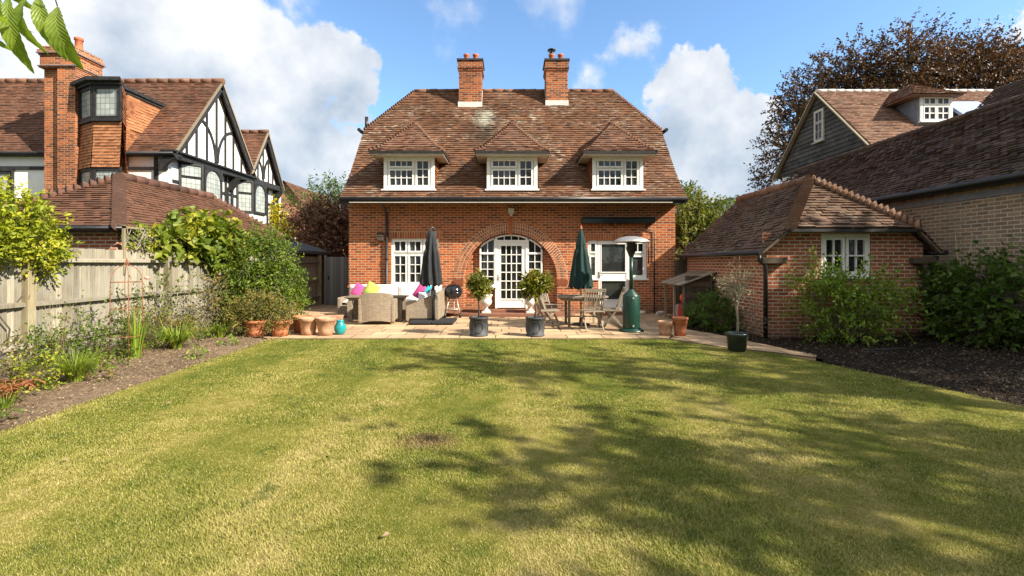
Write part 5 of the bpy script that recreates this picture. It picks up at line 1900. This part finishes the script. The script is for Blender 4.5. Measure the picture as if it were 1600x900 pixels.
# patio heater
ht = thing('patio_heater', 'green mushroom patio heater with silver reflector and gas housing', 'patio heater', (2.78, 10.9, PZ))
G().lathe([(.28, 0), (.285, .02), (.26, .05), (.19, .07), (.188, .075)], 32).build('base', 'green_metal', ht)
g = G().lathe([(.186, .075), (.19, .09), (.19, .80), (.183, .82), (.06, .93), (.045, .96)], 40)
g.build('gas_housing', 'green_metal', ht)
g = G()
for z in (.14, .76):
    g.tube([(0, -.187, z), (0, -.2, z)], .022, 10)
g.build('badge', 'steel', ht)
G().tube([(0, 0, .95), (0, 0, 1.72)], .042, 14).build('pole', 'green_metal', ht)
g = G().lathe([(.045, 1.68), (.06, 1.72), (.115, 1.86), (.12, 1.90)], 24)
g.build('burner', 'black', ht)
g = G().lathe([(.10, 1.90), (.10, 2.02)], 24)
for k in range(12):
    a = 2 * PI * k / 12
    g.tube([(.118 * math.cos(a), .118 * math.sin(a), 1.88), (.118 * math.cos(a), .118 * math.sin(a), 2.04)], .006, 5)
g.build('emitter', 'grey_metal', ht)
G().lathe([(.415, 2.015), (.42, 2.03), (.34, 2.085), (.24, 2.125), (.12, 2.15), (0, 2.155), (0, 2.15), (.12, 2.143), (.24, 2.117), (.34, 2.076), (.41, 2.02)], 40).build('reflector', 'steel', ht)

# pots


def pot(label, x, y, z, r0, r1, h, mat, rim=.05, group=None, soil_=True, name='flower_pot'):
    t = thing(name, label, 'pot', (x, y, z), 0, group)
    g = G().lathe([(r0, 0), (r0 + (r1 - r0) * .3, h * .3), (r0 + (r1 - r0) * .33, h * .33), (r1 * .96, h - rim), (r1 * 1.05, h - rim + .005), (r1 * 1.07, h - .01), (r1 * 1.04, h), (r1 * .94, h), (r1 * .9, h * .6)], 28)
    g.build('body', mat, t)
    if soil_:
        G().lathe([(0, h - .06), (r1 * .93, h - .065)], 20).build('soil', 'soilfill', t)
    return t


GP = 'terracotta pots by the left border'
pot('stubby weathered terracotta pot, first in the row beside the orange pot', -4.32, 10.35, PZ, .14, .185, .37, 'terra_old', .08, GP)
pot('stubby weathered terracotta pot standing against the teal vase', -3.93, 10.3, PZ, .14, .195, .38, 'terra_old', .08, GP)
pot('bright orange terracotta pot under the low yellowish shrub', -4.86, 10.2, PZ, .15, .20, .33, 'terra', .06, GP)
pot('orange terracotta pot half hidden behind the weathered pots', -4.62, 10.75, PZ, .16, .21, .36, 'terra', .06, GP)
pot('terracotta pot in shade under the left border shrubs', -5.3, 10.05, .03, .16, .21, .34, 'terra', .06, GP)
for lab, x, y, rz in (('shallow rectangular terracotta trough behind the weathered pots', -4.75, 11.25, 6), ('rectangular terracotta trough nearest the sofa group', -4.55, 11.9, 10)):
    t = thing('plant_trough', lab, 'trough', (x, y, PZ), rad(rz), 'terracotta troughs on the patio')
    g = G()
    for k in (0,):
        g.add([(-.36, -.13, 0), (.36, -.13, 0), (.36, .13, 0), (-.36, .13, 0), (-.42, -.18, .24), (.42, -.18, .24), (.42, .18, .24), (-.42, .18, .24), (-.38, -.14, .24), (.38, -.14, .24), (.38, .14, .24), (-.38, .14, .24), (-.36, -.12, .16), (.36, -.12, .16), (.36, .12, .16), (-.36, .12, .16)],
              [(0, 1, 5, 4), (1, 2, 6, 5), (2, 3, 7, 6), (3, 0, 4, 7), (4, 5, 9, 8), (5, 6, 10, 9), (6, 7, 11, 10), (7, 4, 8, 11), (8, 9, 13, 12), (9, 10, 14, 13), (10, 11, 15, 14), (11, 8, 12, 15)])
    g.build('body', 'terra_old', t)
    G().box(-.37, .37, -.13, .13, .15, .18).build('soil', 'soilfill', t)
v = thing('glazed_vase', 'small teal glazed vase on the patio beside the terracotta pots', 'vase', (-3.66, 10.42, PZ))
G().lathe([(.07, 0), (.09, .02), (.125, .1), (.125, .17), (.08, .25), (.07, .28), (.085, .31), (.07, .31), (.06, .25)], 24).build('body', 'teal', v)
pot('weathered pale terracotta pot with orange rim beside the log store', 3.36, 10.3, PZ, .125, .155, .30, 'terra_old', .09, 'terracotta pots by the log store')
pot('tall plain terracotta pot beside the log store, right of the heater', 3.66, 10.25, PZ, .11, .155, .39, 'terra', .05, 'terracotta pots by the log store')

# log store
ls_ = thing('log_store', 'low open timber log store with bleached sloping roof against the outbuilding', 'log store', (4.85, 13.0, .018))
for y in (-.72, -.02, .70):
    G().box(-.40, -.35, y - .025, y + .025, 0, .98).build('post', 'palewood', ls_)
for y in (-.72, .70):
    G().box(.30, .35, y - .025, y + .025, 0, 1.24).build('post', 'oldwood', ls_)
g = G()
for k in range(9):
    y = -.86 + k * .19
    g.bar((-.52, y + .09, .985), (.40, y + .09, 1.32), .184, .02, Vector((0, 0, 1)))
g.build('roof', 'palewood', ls_)
g = G()
for k in range(8):
    z = .08 + k * .145
    g.box(-.34, .30, -.735, -.715, z, z + .125)
g.build('side_slats', 'oldwood', ls_)
g = G().box(.31, .33, -.7, .68, .05, 1.2).box(-.33, .3, -.7, .68, .03, .06)
g.build('back_panel', 'oldwood', ls_)
o = G().lathe([(0, 0), (.09, .01), (.14, .07), (.15, .14), (.12, .22), (.06, .26), (.02, .275), (0, .28)], 20).build('rubber_ball', 'orange')
o.location = (4.62, 12.55, .52)
tag(o, 'round orange red float ball on top of the bags in the log store', 'ball')
o = G().pillow(.42, .5, .34, mx(0, 0, .2, .3), p=2.6).build('plastic_sack', 'red')
o.location = (4.66, 12.65, .06)
tag(o, 'crumpled red plastic sack inside the log store', 'sack', 'sacks in the log store')
o = G().pillow(.40, .42, .3, mx(0, 0, .18, .3), p=2.6).build('plastic_sack', 'cush_white')
o.location = (4.70, 13.1, .06)
tag(o, 'crumpled white plastic sack behind the red one in the log store', 'sack', 'sacks in the log store')
for lab, x, y in (('white paper scrap by the wall below the kitchen window', 3.95, 14.35), ('pale crumpled bag by the wall foot near the log store', 4.5, 14.3)):
    o = G().pillow(.28, .2, .12, mx(0, 0, .05, .4, .9), p=2.2).build('crumpled_bag', 'cush_white')
    o.location = (x, y, PZ)
    tag(o, lab, 'bag', 'crumpled bags at the wall foot')

# hose along the outbuilding
o = G().tube([(8.45, 9.62, .3), (8.1, 9.6, .62), (7.75, 9.55, .66), (7.4, 9.5, .5), (7.3, 9.4, .25), (7.7, 9.35, .2), (8.3, 9.3, .22), (8.5, 9.2, .08), (7.8, 8.8, .09), (6.9, 8.2, .1), (6.0, 8.1, .09)], .013, 8).build('garden_hose', 'black')
tag(o, 'black garden hose looped against the outbuilding wall', 'hose')

# ------------------------------------------------------------------ plants
plant('spreading_shrub', 'large mid green shrub beside the fence near the patio corner', 'shrub', (-5.85, 11.5, 0.05),
      [((-.1, 0, .75), (.85, .8, .65)), ((.25, 0, .9), (.6, .65, .65)), ((-.3, .1, 1.35), (.5, .55, .5)), ((.15, .1, 1.5), (.5, .55, .45)), ((.05, .1, 1.9), (.3, .35, .35)), ((-.55, 0, .8), (.42, .5, .5)), ((.5, -.05, .55), (.38, .42, .42)), ((-.1, 0, 2.05), (.22, .22, .22))],
      'lf_green', 1500, 9, .26, .085, .034, stem=.03)
plant('low_shrub', 'low yellowish potentilla shrub in front of the large green shrub', 'shrub', (-5.3, 10.15, .05),
      [((0, 0, .45), (.5, .45, .36)), ((-.35, 0, .4), (.35, .35, .3)), ((.35, .05, .42), (.38, .35, .3)), ((.0, 0, .65), (.4, .35, .22))], 'lf_olive_green', 700, 8, .2, .05, .026, stem=.012, lo=.4)
plant('climbing_vine', 'broad leaved yellow green vine tumbling over the fence top', 'vine', (-7.15, 11.0, 0),
      [((0, -.75, 2.0), (.35, .6, .3)), ((0, .0, 2.15), (.4, .7, .42)), ((.0, .7, 2.2), (.4, .65, .42)), ((.05, 1.3, 2.0), (.4, .5, .35)), ((.1, .6, 1.75), (.25, .7, .25)), ((.12, -1.2, 1.9), (.2, .35, .15))], 'lf_vine', 420, 6, .22, .17, .15, stem=.03, up=.1)
plant('climbing_shrub', 'leafy yellow green climber spilling over the near fence at the picture edge', 'climber', (-7.1, 6.75, 0),
      [((0, -.35, 2.1), (.45, .7, .5)), ((.05, .25, 2.0), (.35, .42, .36)), ((.1, .4, 1.8), (.2, .3, .28)), ((.1, -.6, 1.9), (.3, .6, .35)), ((.12, .45, 1.62), (.12, .2, .25)), ((0, -.6, 2.4), (.3, .5, .22)), ((.1, -.9, 1.95), (.35, .6, .4))],
      'lf_yellow', 1150, 8, .22, .08, .04, stem=.014, up=.1)
plant('rose_bush', 'lanky rose bush with pale leaves against the fence', 'rose', (-6.55, 9.1, .08),
      [((0, 0, .9), (.35, .4, .35)), ((.1, .3, 1.1), (.3, .3, .25)), ((-.1, -.35, .75), (.3, .35, .3)), ((0, .1, .45), (.35, .4, .3))], 'lf_grey', 85, 6, .25, .065, .04, stem=.012, bark='bark_pale', lo=.2)
G().lathe([(0, 0), (.03, .01), (.045, .04), (.03, .06), (0, .05)], 12).move(mx(-.05, -.35, 1.18)).build('bloom', plain('rose_petal', (.75, .35, .28), .7), bpy.data.objects['rose_bush'])
plant('leafy_shrub', 'thin dry twiggy shrub with grey green leaves behind the rusty obelisk', 'shrub', (-6.5, 7.55, .08),
      [((0, 0, .55), (.35, .45, .4)), ((.1, .35, .75), (.3, .3, .3)), ((.0, -.3, .5), (.3, .3, .35))], 'lf_grey', 45, 6, .22, .055, .032, stem=.01, lo=.2)
plant('twiggy_shrub', 'olive leaved twiggy shrub by the second fence post', 'shrub', (-6.35, 10.05, .06),
      [((0, 0, .5), (.3, .35, .4)), ((.05, .1, .9), (.22, .25, .35))], 'lf_olive_green', 150, 6, .25, .06, .03, stem=.014, bark='bark_pale', lo=.15)
plant('edge_shrub', 'mixed green and rust leaved undershrub at the near left corner of the border', 'shrub', (-6.2, 5.6, .05),
      [((0, 0, .35), (.5, .5, .3)), ((-.3, .4, .3), (.4, .4, .25)), ((.3, -.2, .2), (.35, .35, .18)), ((-.5, -.4, .35), (.4, .5, .3))], 'lf_olive_green', 260, 7, .2, .05, .024, stem=.01, lo=.3)
fr_ = thing('rusty_fern', 'rust coloured fern fronds at the front of the left border', 'fern', (-5.45, 5.2, .04))
P_l, D_l, N_l = [], [], []
g = G()
for k in range(11):
    a = k * 2.4
    L_ = .24 + .14 * random.random()
    c, s_ = math.cos(a), math.sin(a)
    arc = [Vector((c * L_ * t, s_ * L_ * t, .22 * math.sin(t * 2.4))) for t in np.linspace(0, 1, 9)]
    g.tube(arc, .003, 5)
    for q, (p0, p1) in enumerate(zip(arc[1:-1], arc[2:])):
        t_ = (p1 - p0).normalized()
        sd = t_.cross(Z).normalized()
        for sg in (-1, 1):
            P_l.append(p0)
            D_l.append(sd * sg + t_ * .5)
            N_l.append(Z)
g.build('stem', 'rust', fr_)
n = len(P_l)
leaf_mesh('fronds', np.array(P_l), np.array(D_l), np.array(N_l), np.full(n, .085), np.full(n, .028), 'lf_fern', fr_)

plant('border_plant', 'low leafy plant with fresh leaves behind the feathery grass clump', 'plant', (-6.3, 7.1, .06),
      [((0, 0, .25), (.35, .45, .25)), ((.1, .5, .3), (.3, .3, .28)), ((-.1, -.4, .3), (.3, .3, .28))], 'lf_green', 260, 6, .2, .06, .03, stem=.008, lo=.2)
plant('border_plant', 'mounded olive leaved plant between the rose bush and the strappy leaves', 'plant', (-6.4, 8.75, .06),
      [((0, 0, .28), (.35, .4, .28)), ((.05, .45, .25), (.3, .3, .25))], 'lf_olive_green', 220, 6, .2, .055, .028, stem=.008, lo=.2)
plant('border_plant', 'yellowing seedling plants at the corner beside the rusty fern', 'plant', (-5.75, 5.75, .05),
      [((0, 0, .16), (.4, .4, .16))], 'lf_yellow', 120, 6, .16, .05, .025, stem=.006, lo=.2)
BL = [('feathery fresh green grass clump at the border front', -5.55, 6.15, 700, .40, 1.0, .5, .008, 'gr_green'), ('bright strappy green leaves under the rose bush', -5.85, 8.45, 210, .55, 1.0, .8, .028, 'gr_green'),
      ('strappy green leaves beside the low shrub near the pots', -5.85, 9.75, 120, .42, .9, .8, .024, 'gr_green'), ('tall straw coloured dry grass beside the near fence post', -6.45, 6.85, 70, 1.05, .25, .15, .006, 'gr_straw'),
      ('grassy green tuft at the foot of the fence', -6.5, 8.35, 240, .6, .6, .5, .010, 'gr_green'), ('upright sword leaved iris within the rusty obelisk', -5.95, 7.65, 26, .9, .22, .1, .03, 'gr_green'),
      ('pale dry grass tuft at the near left corner of the border', -6.3, 4.9, 110, .5, .55, .4, .007, 'gr_straw'), ('low weedy grass tuft on the soil edge', -5.25, 5.0, 70, .2, .9, .6, .008, 'gr_green'),
      ('dark strappy leaved clump behind the bright leaves', -6.45, 9.5, 90, .55, .6, .7, .022, 'gr_green'), ('thin straw stems standing by the obelisk', -6.35, 8.0, 40, .95, .2, .15, .006, 'gr_straw')]
for lab, x, y, n, h, sp, ln_, w, m in BL:
    blades('grass_clump', lab, 'grass clump', (x, y, .05), n, h, sp, ln_, w, m, group='grassy clumps in the left border')
# scattered low weeds in both borders
for k in range(14):
    y = 4.6 + 5.6 * (k + .3 * random.random()) / 14
    x = left_edge(y) - .25 - random.random() * 1.2
    p, d, nr, rn, *_ = sprays([((0, 0, .06), (.13, .13, .07))], 20, 5, .08, .4)
    t = thing('border_weed', 'small low weed seedling on the dry soil of the left border', 'weed', (x, y, .03), 0, 'weeds on the left border')
    leaf_mesh('leaves', p, d, nr, .05 * (.6 + R.random(len(p))), .025 * (.6 + R.random(len(p))), ('lf_green', 'lf_olive_green', 'lf_bright')[k % 3], t, rn)

ob = thing('plant_obelisk', 'rusty wire obelisk plant support standing in the left border', 'plant support', (-6.05, 7.6, .06))
g = G()
for k in range(4):
    a = PI / 4 + k * PI / 2
    c, s_ = math.cos(a), math.sin(a)
    pts = [(c * .21, s_ * .21, 0), (c * .20, s_ * .20, 1.2), (c * .185, s_ * .185, 1.32), (c * .12, s_ * .12, 1.42), (c * .03, s_ * .03, 1.47), (0, 0, 1.58)]
    g.tube(pts, .006, 6)
g.build('uprights', 'rust', ob)
for z, r in ((.35, .205), (.78, .202), (1.2, .2)):
    G().tube([(r * math.cos(a), r * math.sin(a), z) for a in np.linspace(0, 2 * PI, 21)], .005, 6).build('hoop', 'rust', ob)

# right side plants
plant('window_shrub', 'bright green shrub in the border below the outbuilding window', 'shrub', (6.45, 9.05, .06),
      [((-.1, 0, .55), (.75, .5, .45)), ((.3, .05, .85), (.55, .45, .4)), ((-.45, 0, .9), (.45, .4, .35)), ((-.4, .1, 1.1), (.25, .28, .2)), ((.12, .1, 1.08), (.3, .3, .22)), ((.65, 0, .6), (.4, .4, .4)), ((-.75, 0, 1.0), (.2, .25, .25)), ((.05, 0, .25), (.6, .4, .22))],
      'lf_bright', 560, 8, .42, .085, .042, stem=.018, lo=.3, up=.45)
plant('wall_shrub', 'dark glossy broad leaved shrub trained on the brown brick wall', 'shrub', (8.55, 9.0, .06),
      [((0, -.5, .75), (.4, .7, .6)), ((.05, .2, .8), (.32, .5, .5)), ((.1, -.35, 1.15), (.26, .55, .32)), ((-.0, .75, 1.15), (.2, .35, .2)), ((-.05, -1.1, .85), (.35, .55, .55)), ((-.1, -.4, .4), (.4, .75, .3))],
      'lf_dark', 520, 7, .32, .11, .075, stem=.025)
plant('leafy_bush', 'dark leafy bush against the outbuilding side wall beyond the olive tree', 'shrub', (4.78, 11.2, .04),
      [((0, 0, .35), (.4, .5, .3)), ((.1, .25, .5), (.32, .4, .3)), ((.0, -.35, .3), (.35, .35, .25))], 'lf_dark', 330, 7, .2, .075, .045, stem=.012)
blades('fern_clump', 'feathery arching green clump in front of the log store', 'fern', (4.45, 11.75, .03), 240, .75, .55, .5, .009, 'lf_dark')
plant('small_bush', 'sparse small bush at the foot of the outbuilding corner downpipe', 'shrub', (4.98, 9.75, .04),
      [((0, 0, .3), (.16, .2, .28)), ((.0, .1, .5), (.12, .15, .2))], 'lf_olive', 60, 6, .16, .05, .02, stem=.008, lo=.2)
ol = thing('potted_olive', 'spindly olive tree in a dark glazed pot at the path end', 'potted tree', (4.05, 8.52, .0))
G().lathe([(.13, 0), (.15, .03), (.175, .26), (.195, .28), (.2, .32), (.18, .33), (.165, .28)], 28).build('pot', 'darkpot', ol)
G().lathe([(0, .28), (.17, .285)], 20).build('soil', 'soilfill', ol)
g = G().tube([(0, 0, .27), (.02, 0, .55), (-.01, 0, .8), (.0, 0, 1.0)], [.025, .022, .02, .016], 8)
blo = [((-.10, 0, 1.12), (.16, .16, .28)), ((.07, 0, 1.2), (.15, .15, .34)), ((-.17, 0, 1.15), (.06, .08, .22)), ((.02, 0, .95), (.14, .12, .15))]
p, d, nr, rn, base, td, tl = sprays(blo, 150, 7, .2, .9, .1)
for i in range(0, len(base), 3):
    g.tube([(0, 0, .75 + .25 * random.random()), Vector(base[i]), Vector(base[i] + td[i] * tl[i])], [.007, .004, .0015], 5, False)
g.build('trunk', 'bark_pale', ol)
m = len(p)
leaf_mesh('crown', p, d, nr, .05 * (.6 + .7 * R.random(m)), .013 * (.6 + .7 * R.random(m)), 'lf_olive', ol, rn)
for lab, sx in (('dry bamboo cane leaning left on the brown wall', -1), ('dry bamboo cane leaning right across the other cane', 1)):
    o = G().tube([(0, .0, 0), (.10, sx * .3, 2.05)], [.009, .006], 7).build('bamboo_cane', 'cane')
    o.location = (8.72, 9.30 + .0 - sx * .12, .08)
    tag(o, lab, 'cane', 'canes against the brown wall')
g = G()
for k in range(3):
    y = 8.1 + k * .28
    pts = [Vector((8.93 - .01 * j, y + .12 * math.sin(j * 1.3 + k), .9 + j * .24)) for j in range(6)]
    g.tube(pts, [.014, .012, .01, .009, .007, .004], 6)
cs = thing('wall_climber', 'bare climber stems with few leaves high on the brown wall', 'climber', (8.9, 8.4, 0))
g.build('stem', 'bark_pale', cs, True)
p, d, nr, rn, *_ = sprays([((0, -.1, 2.0), (.05, .35, .3)), ((0, .2, 1.6), (.06, .3, .3))], 26, 4, .14, .2)
leaf_mesh('leaves', p, d, nr, .07 * (.6 + R.random(len(p))), .04 * (.6 + R.random(len(p))), 'lf_bright', cs, rn)

# ------------------------------------------------------------------ trees


def tree(name, label, loc, blobs, mat, n, per, twig, L, W, trunk_r, crown_base, bark='bark', up=.2, lo=.45, branch_n=150, group=None):
    t = thing(name, label, 'tree', loc, 0, group)
    p, d, nr, rn, base, td, tl = sprays(blobs, n, per, twig, up, lo)
    m = len(p)
    leaf_mesh('crown', p, d, nr, L * (.6 + .7 * R.random(m)), W * (.6 + .7 * R.random(m)), mat, t, rn)
    g = G()
    top = Vector((0, 0, crown_base))
    g.tube([(0, 0, -.1), (.03 * crown_base, 0, crown_base * .5), top], [trunk_r * 1.25, trunk_r, trunk_r * .8], 10)
    for b in blobs:
        c = Vector(b[0])
        mid = top.lerp(c, .5) + Vector(R.normal(size=3)) * .06 * (c - top).length + Z * .05 * (c - top).length
        g.tube([top - Z * trunk_r, mid, c], [trunk_r * .6, trunk_r * .4, trunk_r * .2], 7)
    g.build('trunk', bark, t)
    g = G()
    for i in range(0, len(base), max(1, len(base) // branch_n)):
        bl = min(blobs, key=lambda q: (Vector(q[0]) - Vector(base[i])).length)
        c = Vector(bl[0])
        q = Vector(base[i])
        g.tube([c, c.lerp(q, .55) + Vector(R.normal(size=3)) * .08 * (q - c).length, q, q + Vector(td[i]) * tl[i]], [trunk_r * .14, trunk_r * .1, trunk_r * .05, trunk_r * .015], 5, False)
    g.build('branch', bark, t)
    return t


def px_blobs(D, base, spec):
    o = []
    for x, y, r in spec:
        c = at(x, y, D) - Vector(base)
        q = r * D / F
        o.append(((c.x, c.y + R.uniform(-.4, .4) * q, c.z), (q, q * .9, q)))
    return o


cb = (26.5, 34, 0)
tree('copper_beech', 'large copper beech tree rising behind the weatherboarded house', cb,
     px_blobs(34, cb, [(1330, 126, 62), (1400, 110, 58), (1465, 112, 54), (1530, 98, 52), (1590, 112, 56), (1280, 158, 54), (1245, 190, 40), (1222, 235, 34), (1205, 275, 26), (1360, 170, 70), (1440, 165, 75), (1530, 150, 70), (1640, 130, 70), (1255, 240, 30), (1700, 180, 70)]),
     'lf_copper', 7600, 10, .75, .19, .13, .5, 6, lo=.2, branch_n=450, up=.1)
sm = (-7.6, 20.2, 0)
tree('smoke_bush', 'rounded red brown leaved tree beyond the grey side gate', sm, px_blobs(20.2, sm, [(500, 355, 40), (525, 370, 36), (480, 350, 24), (530, 340, 28), (505, 395, 36), (545, 380, 40)]),
     'lf_red', 1500, 8, .4, .12, .085, .09, 1.2)
gt = (-7.6, 23.5, 0)
tree('slender_tree', 'airy green leaved tree rising above the red brown tree', gt, px_blobs(23.5, gt, [(470, 335, 22), (490, 315, 26), (515, 305, 22), (535, 310, 26), (455, 322, 12), (530, 350, 40)]),
     'lf_dark', 420, 7, .75, .15, .07, .08, 2.0, up=.9, lo=.2)
yc = (-11.6, 25, 0)
tree('golden_conifer', 'small golden yellow conifer beside the timbered house end', yc, px_blobs(25, yc, [(424, 322, 8), (430, 335, 10), (438, 348, 12), (446, 362, 13), (440, 375, 16)]), 'lf_gold', 420, 8, .22, .14, .07, .06, 1.2)
rt = (7.4, 18.6, 0)
tree('pale_tree', 'pale yellow green leafy tree past the right corner of the brick house', rt, px_blobs(18.6, rt, [(1085, 345, 40), (1110, 340, 30), (1065, 330, 34), (1100, 375, 40), (1130, 365, 26), (1060, 380, 40)]),
     'lf_pale', 1300, 8, .4, .12, .08, .1, 1.2)
ct = (8.6, 25, 0)
tree('dark_conifer', 'dark green conifer tip behind the pale tree at the house corner', ct, px_blobs(25, ct, [(1072, 296, 8), (1076, 310, 15), (1074, 330, 26)]), 'lf_dark', 260, 8, .4, .16, .07, .08, 2.0)
bs = (13.5, 29, 0)
tree('far_tree', 'far dark leaved tree low behind the outbuilding ridge', bs, px_blobs(29, bs, [(1150, 345, 30), (1180, 335, 26), (1120, 350, 28)]), 'lf_green', 420, 8, .5, .18, .11, .12, 1.5)
tree('hedge_tree', 'bushy green tree closing the view behind the side gate', (-5.9, 24.5, 0), [((0, 0, 1.6), (1.6, 1.2, 1.4)), ((-1.4, 0, 1.2), (1.2, 1, 1.1)), ((1.5, 0, 1.5), (1.3, 1, 1.3))], 'lf_dark', 700, 8, .5, .16, .1, .1, .9)

# trees to the right of and behind the lawn: they stand outside the photograph and throw its dappled shade
tree('lime_tree', 'broad lime tree standing beyond the right edge, shading the near lawn', (11.2, -1.3, 0),
     [((.5, 0, 6.4), (1.5, 1.4, .8)), ((-1.2, .7, 6.4), (1.0, .6, .5)), ((-2.7, 1.3, 6.4), (.75, .35, .3)), ((-2.0, .9, 6.5), (.9, .5, .4)), ((-1.5, -.1, 6.4), (.8, .6, .4)), ((-1.4, -1.0, 6.4), (.7, .6, .4)), ((2.2, -.6, 6.5), (1.3, 1.2, .8)), ((.9, 1.1, 6.5), (1.2, .7, .5)), ((.6, -1.5, 6.4), (1.2, 1.0, .6)), ((3.4, .6, 6.5), (1.2, .9, .6))],
     'lf_green', 330, 9, .8, .24, .17, .28, 4.6)
tree('ash_tree', 'tall ash tree standing beyond the right edge, dappling the far lawn', (12.3, 1.75, 0),
     [((-1.6, .3, 8.6), (1.4, .75, .6)), ((.2, .1, 8.7), (1.5, .7, .6)), ((1.9, -.1, 8.4), (1.4, .8, .7)), ((3.4, .4, 8.3), (1.3, 1.0, .8)), ((-2.9, .6, 8.4), (.8, .45, .4)), ((1.2, -1.0, 8.2), (1.2, .5, .4))],
     'lf_green', 140, 9, .8, .22, .13, .24, 6.0)
tree('oak_tree', 'spreading oak tree standing behind the long building, shading the right border', (17.6, 3.4, 0),
     [((0, 0, 8.6), (2.2, 1.5, 1.4)), ((-2.2, .9, 8.5), (1.6, 1.0, 1.0)), ((2.0, 1.0, 8.9), (1.8, 1.3, 1.2)), ((.2, 2.0, 8.3), (1.9, .9, .8)), ((-1.4, -1.3, 8.3), (1.5, 1.0, 1.0))],
     'lf_green', 380, 9, .8, .24, .17, .35, 6.0)
for k, (x, y, h) in enumerate(((-16, -17, 9), (-7, -21, 11), (3, -20, 10), (13, -22, 12), (24, -16, 10))):
    tree('garden_tree', 'tall green tree behind the photographer, mirrored in the windows', (x, y, 0),
         [((0, 0, h * .62), (h * .34, h * .3, h * .33)), ((h * .2, 0, h * .45), (h * .25, h * .22, h * .22)), ((-h * .2, 0, h * .5), (h * .25, h * .22, h * .22)), ((0, 0, h * .3), (h * .3, h * .25, h * .2))],
         'lf_green', 420, 8, 1.2, .5, .36, .3, h * .3, group='trees behind the photographer')

# cherry branch hanging into the top left corner
cy = thing('cherry_tree', 'cherry tree whose large veined leaves hang into the top left corner', 'tree', (-3.0, .1, 0))
g = G().tube([(0, 0, -.1), (.05, .02, 1.2), (.02, .05, 2.3)], [.11, .09, .07], 12)
g.tube([(.02, .05, 2.2), (.6, .4, 2.35), (1.3, .7, 2.36), (1.86, .92, 2.22), (2.05, 1.0, 2.16)], [.05, .035, .022, .012, .006], 9)
g.tube([(.02, .05, 2.3), (-.2, -.1, 3.0), (-.1, -.2, 3.6)], [.06, .045, .02], 9)
g.build('trunk', 'bark', cy)


def big_leaf(g, b, t, w, face, sag=.04, n=22):
    b, t = Vector(b), Vector(t)
    ax = (t - b)
    L_ = ax.length
    ax.normalize()
    sd = ax.cross(Vector(face)).normalized()
    nr = sd.cross(ax).normalized()
    vs, fs, uvs = [], [], []
    m = 3
    for i in range(n + 1):
        s_ = i / n
        hw = w * .36 * (math.sin(PI * min(1, s_ ** .95)) ** .8) + (.0 if i in (0, n) else .0006 * ((i % 2) * 2 - 1))
        for j in range(-m, m + 1):
            q = j / m
            vs.append(b + ax * (L_ * s_ + .06 * hw * abs(q) * -1) + sd * (hw * q) + nr * (sag * math.sin(PI * s_) - hw * .28 * (1 - abs(q)) + .0007 * math.sin(s_ * 38 + abs(q) * 3)))
    k = 2 * m + 1
    for i in range(n):
        for j in range(k - 1):
            fs.append((i * k + j, i * k + j + 1, (i + 1) * k + j + 1, (i + 1) * k + j))
            uvs.append([((j - m) / m, i / n), ((j + 1 - m) / m, i / n), ((j + 1 - m) / m, (i + 1) / n), ((j - m) / m, (i + 1) / n)])
    g.add(vs, fs, None, True, uvs)


g = G()
for (x0, y0, x1, y1, w, D, f) in ((14, -6, 54, 116, .046, 1.0, (.25, -1, .1)), (46, -8, 77, 86, .042, 1.03, (-.2, -1, .15)), (60, -6, 104, 95, .042, .98, (.3, -1, .15)), (90, 10, 131, 110, .054, .96, (.12, -1, .1)),
                                   (6, 26, 35, 86, .038, 1.06, (-.3, -1, .1)), (-8, 14, 4, 62, .036, 1.02, (.2, -1, 0)), (2, -12, 17, 38, .040, .95, (.3, -1, .2)), (40, 6, 56, 52, .030, 1.08, (-.3, -1, .1)),
                                   (-30, -20, -24, 70, .045, 1.0, (.3, -1, 0)), (100, -70, 150, -12, .04, 1.05, (.2, -1, .2)), (-60, -40, -50, 50, .045, .98, (-.3, -1, .1)), (24, -40, 62, 20, .040, 1.1, (-.2, -1, .2))):
    a, b = at(x0, y0, D), at(x1, y1, D + .03)
    big_leaf(g, a, b, w, f)
    g.tube([a, a.lerp(at(x0 - 15, -38, D - .02), .55), at(x0 - 15, -40, D - .02)], [.0012, .0013, .0016], 5)
g.build('leaves', 'veined', cy, True)
p, d, nr, rn, *_ = sprays([((-.1, -.2, 3.6), (.9, .8, .5)), ((.2, -.5, 3.2), (.7, .6, .4))], 200, 6, .3, .0)
leaf_mesh('crown', p, d, nr, .13 * (.6 + R.random(len(p))), .06 * (.6 + R.random(len(p))), 'lf_green', cy, rn)

# a few fallen leaves on the lawn
for k, (x, y) in enumerate(((97, 724), (517, 717), (268, 633), (880, 662), (1540, 752), (610, 842))):
    D = F * EYE / (y - HY)
    o = leaf_mesh('fallen_leaf', np.array([[0, 0, .02]]), np.array([[math.cos(k * 2), math.sin(k * 2), .1]]), np.array([[.2, -.3, 1.0]]), np.array([.05]), np.array([.028]), 'litter', None, np.array([.35]))
    o.location = ((x - CX) * D / F, D, .01)
    tag(o, 'curled brown fallen leaf lying on the lawn', 'leaf', 'fallen leaves on the lawn')
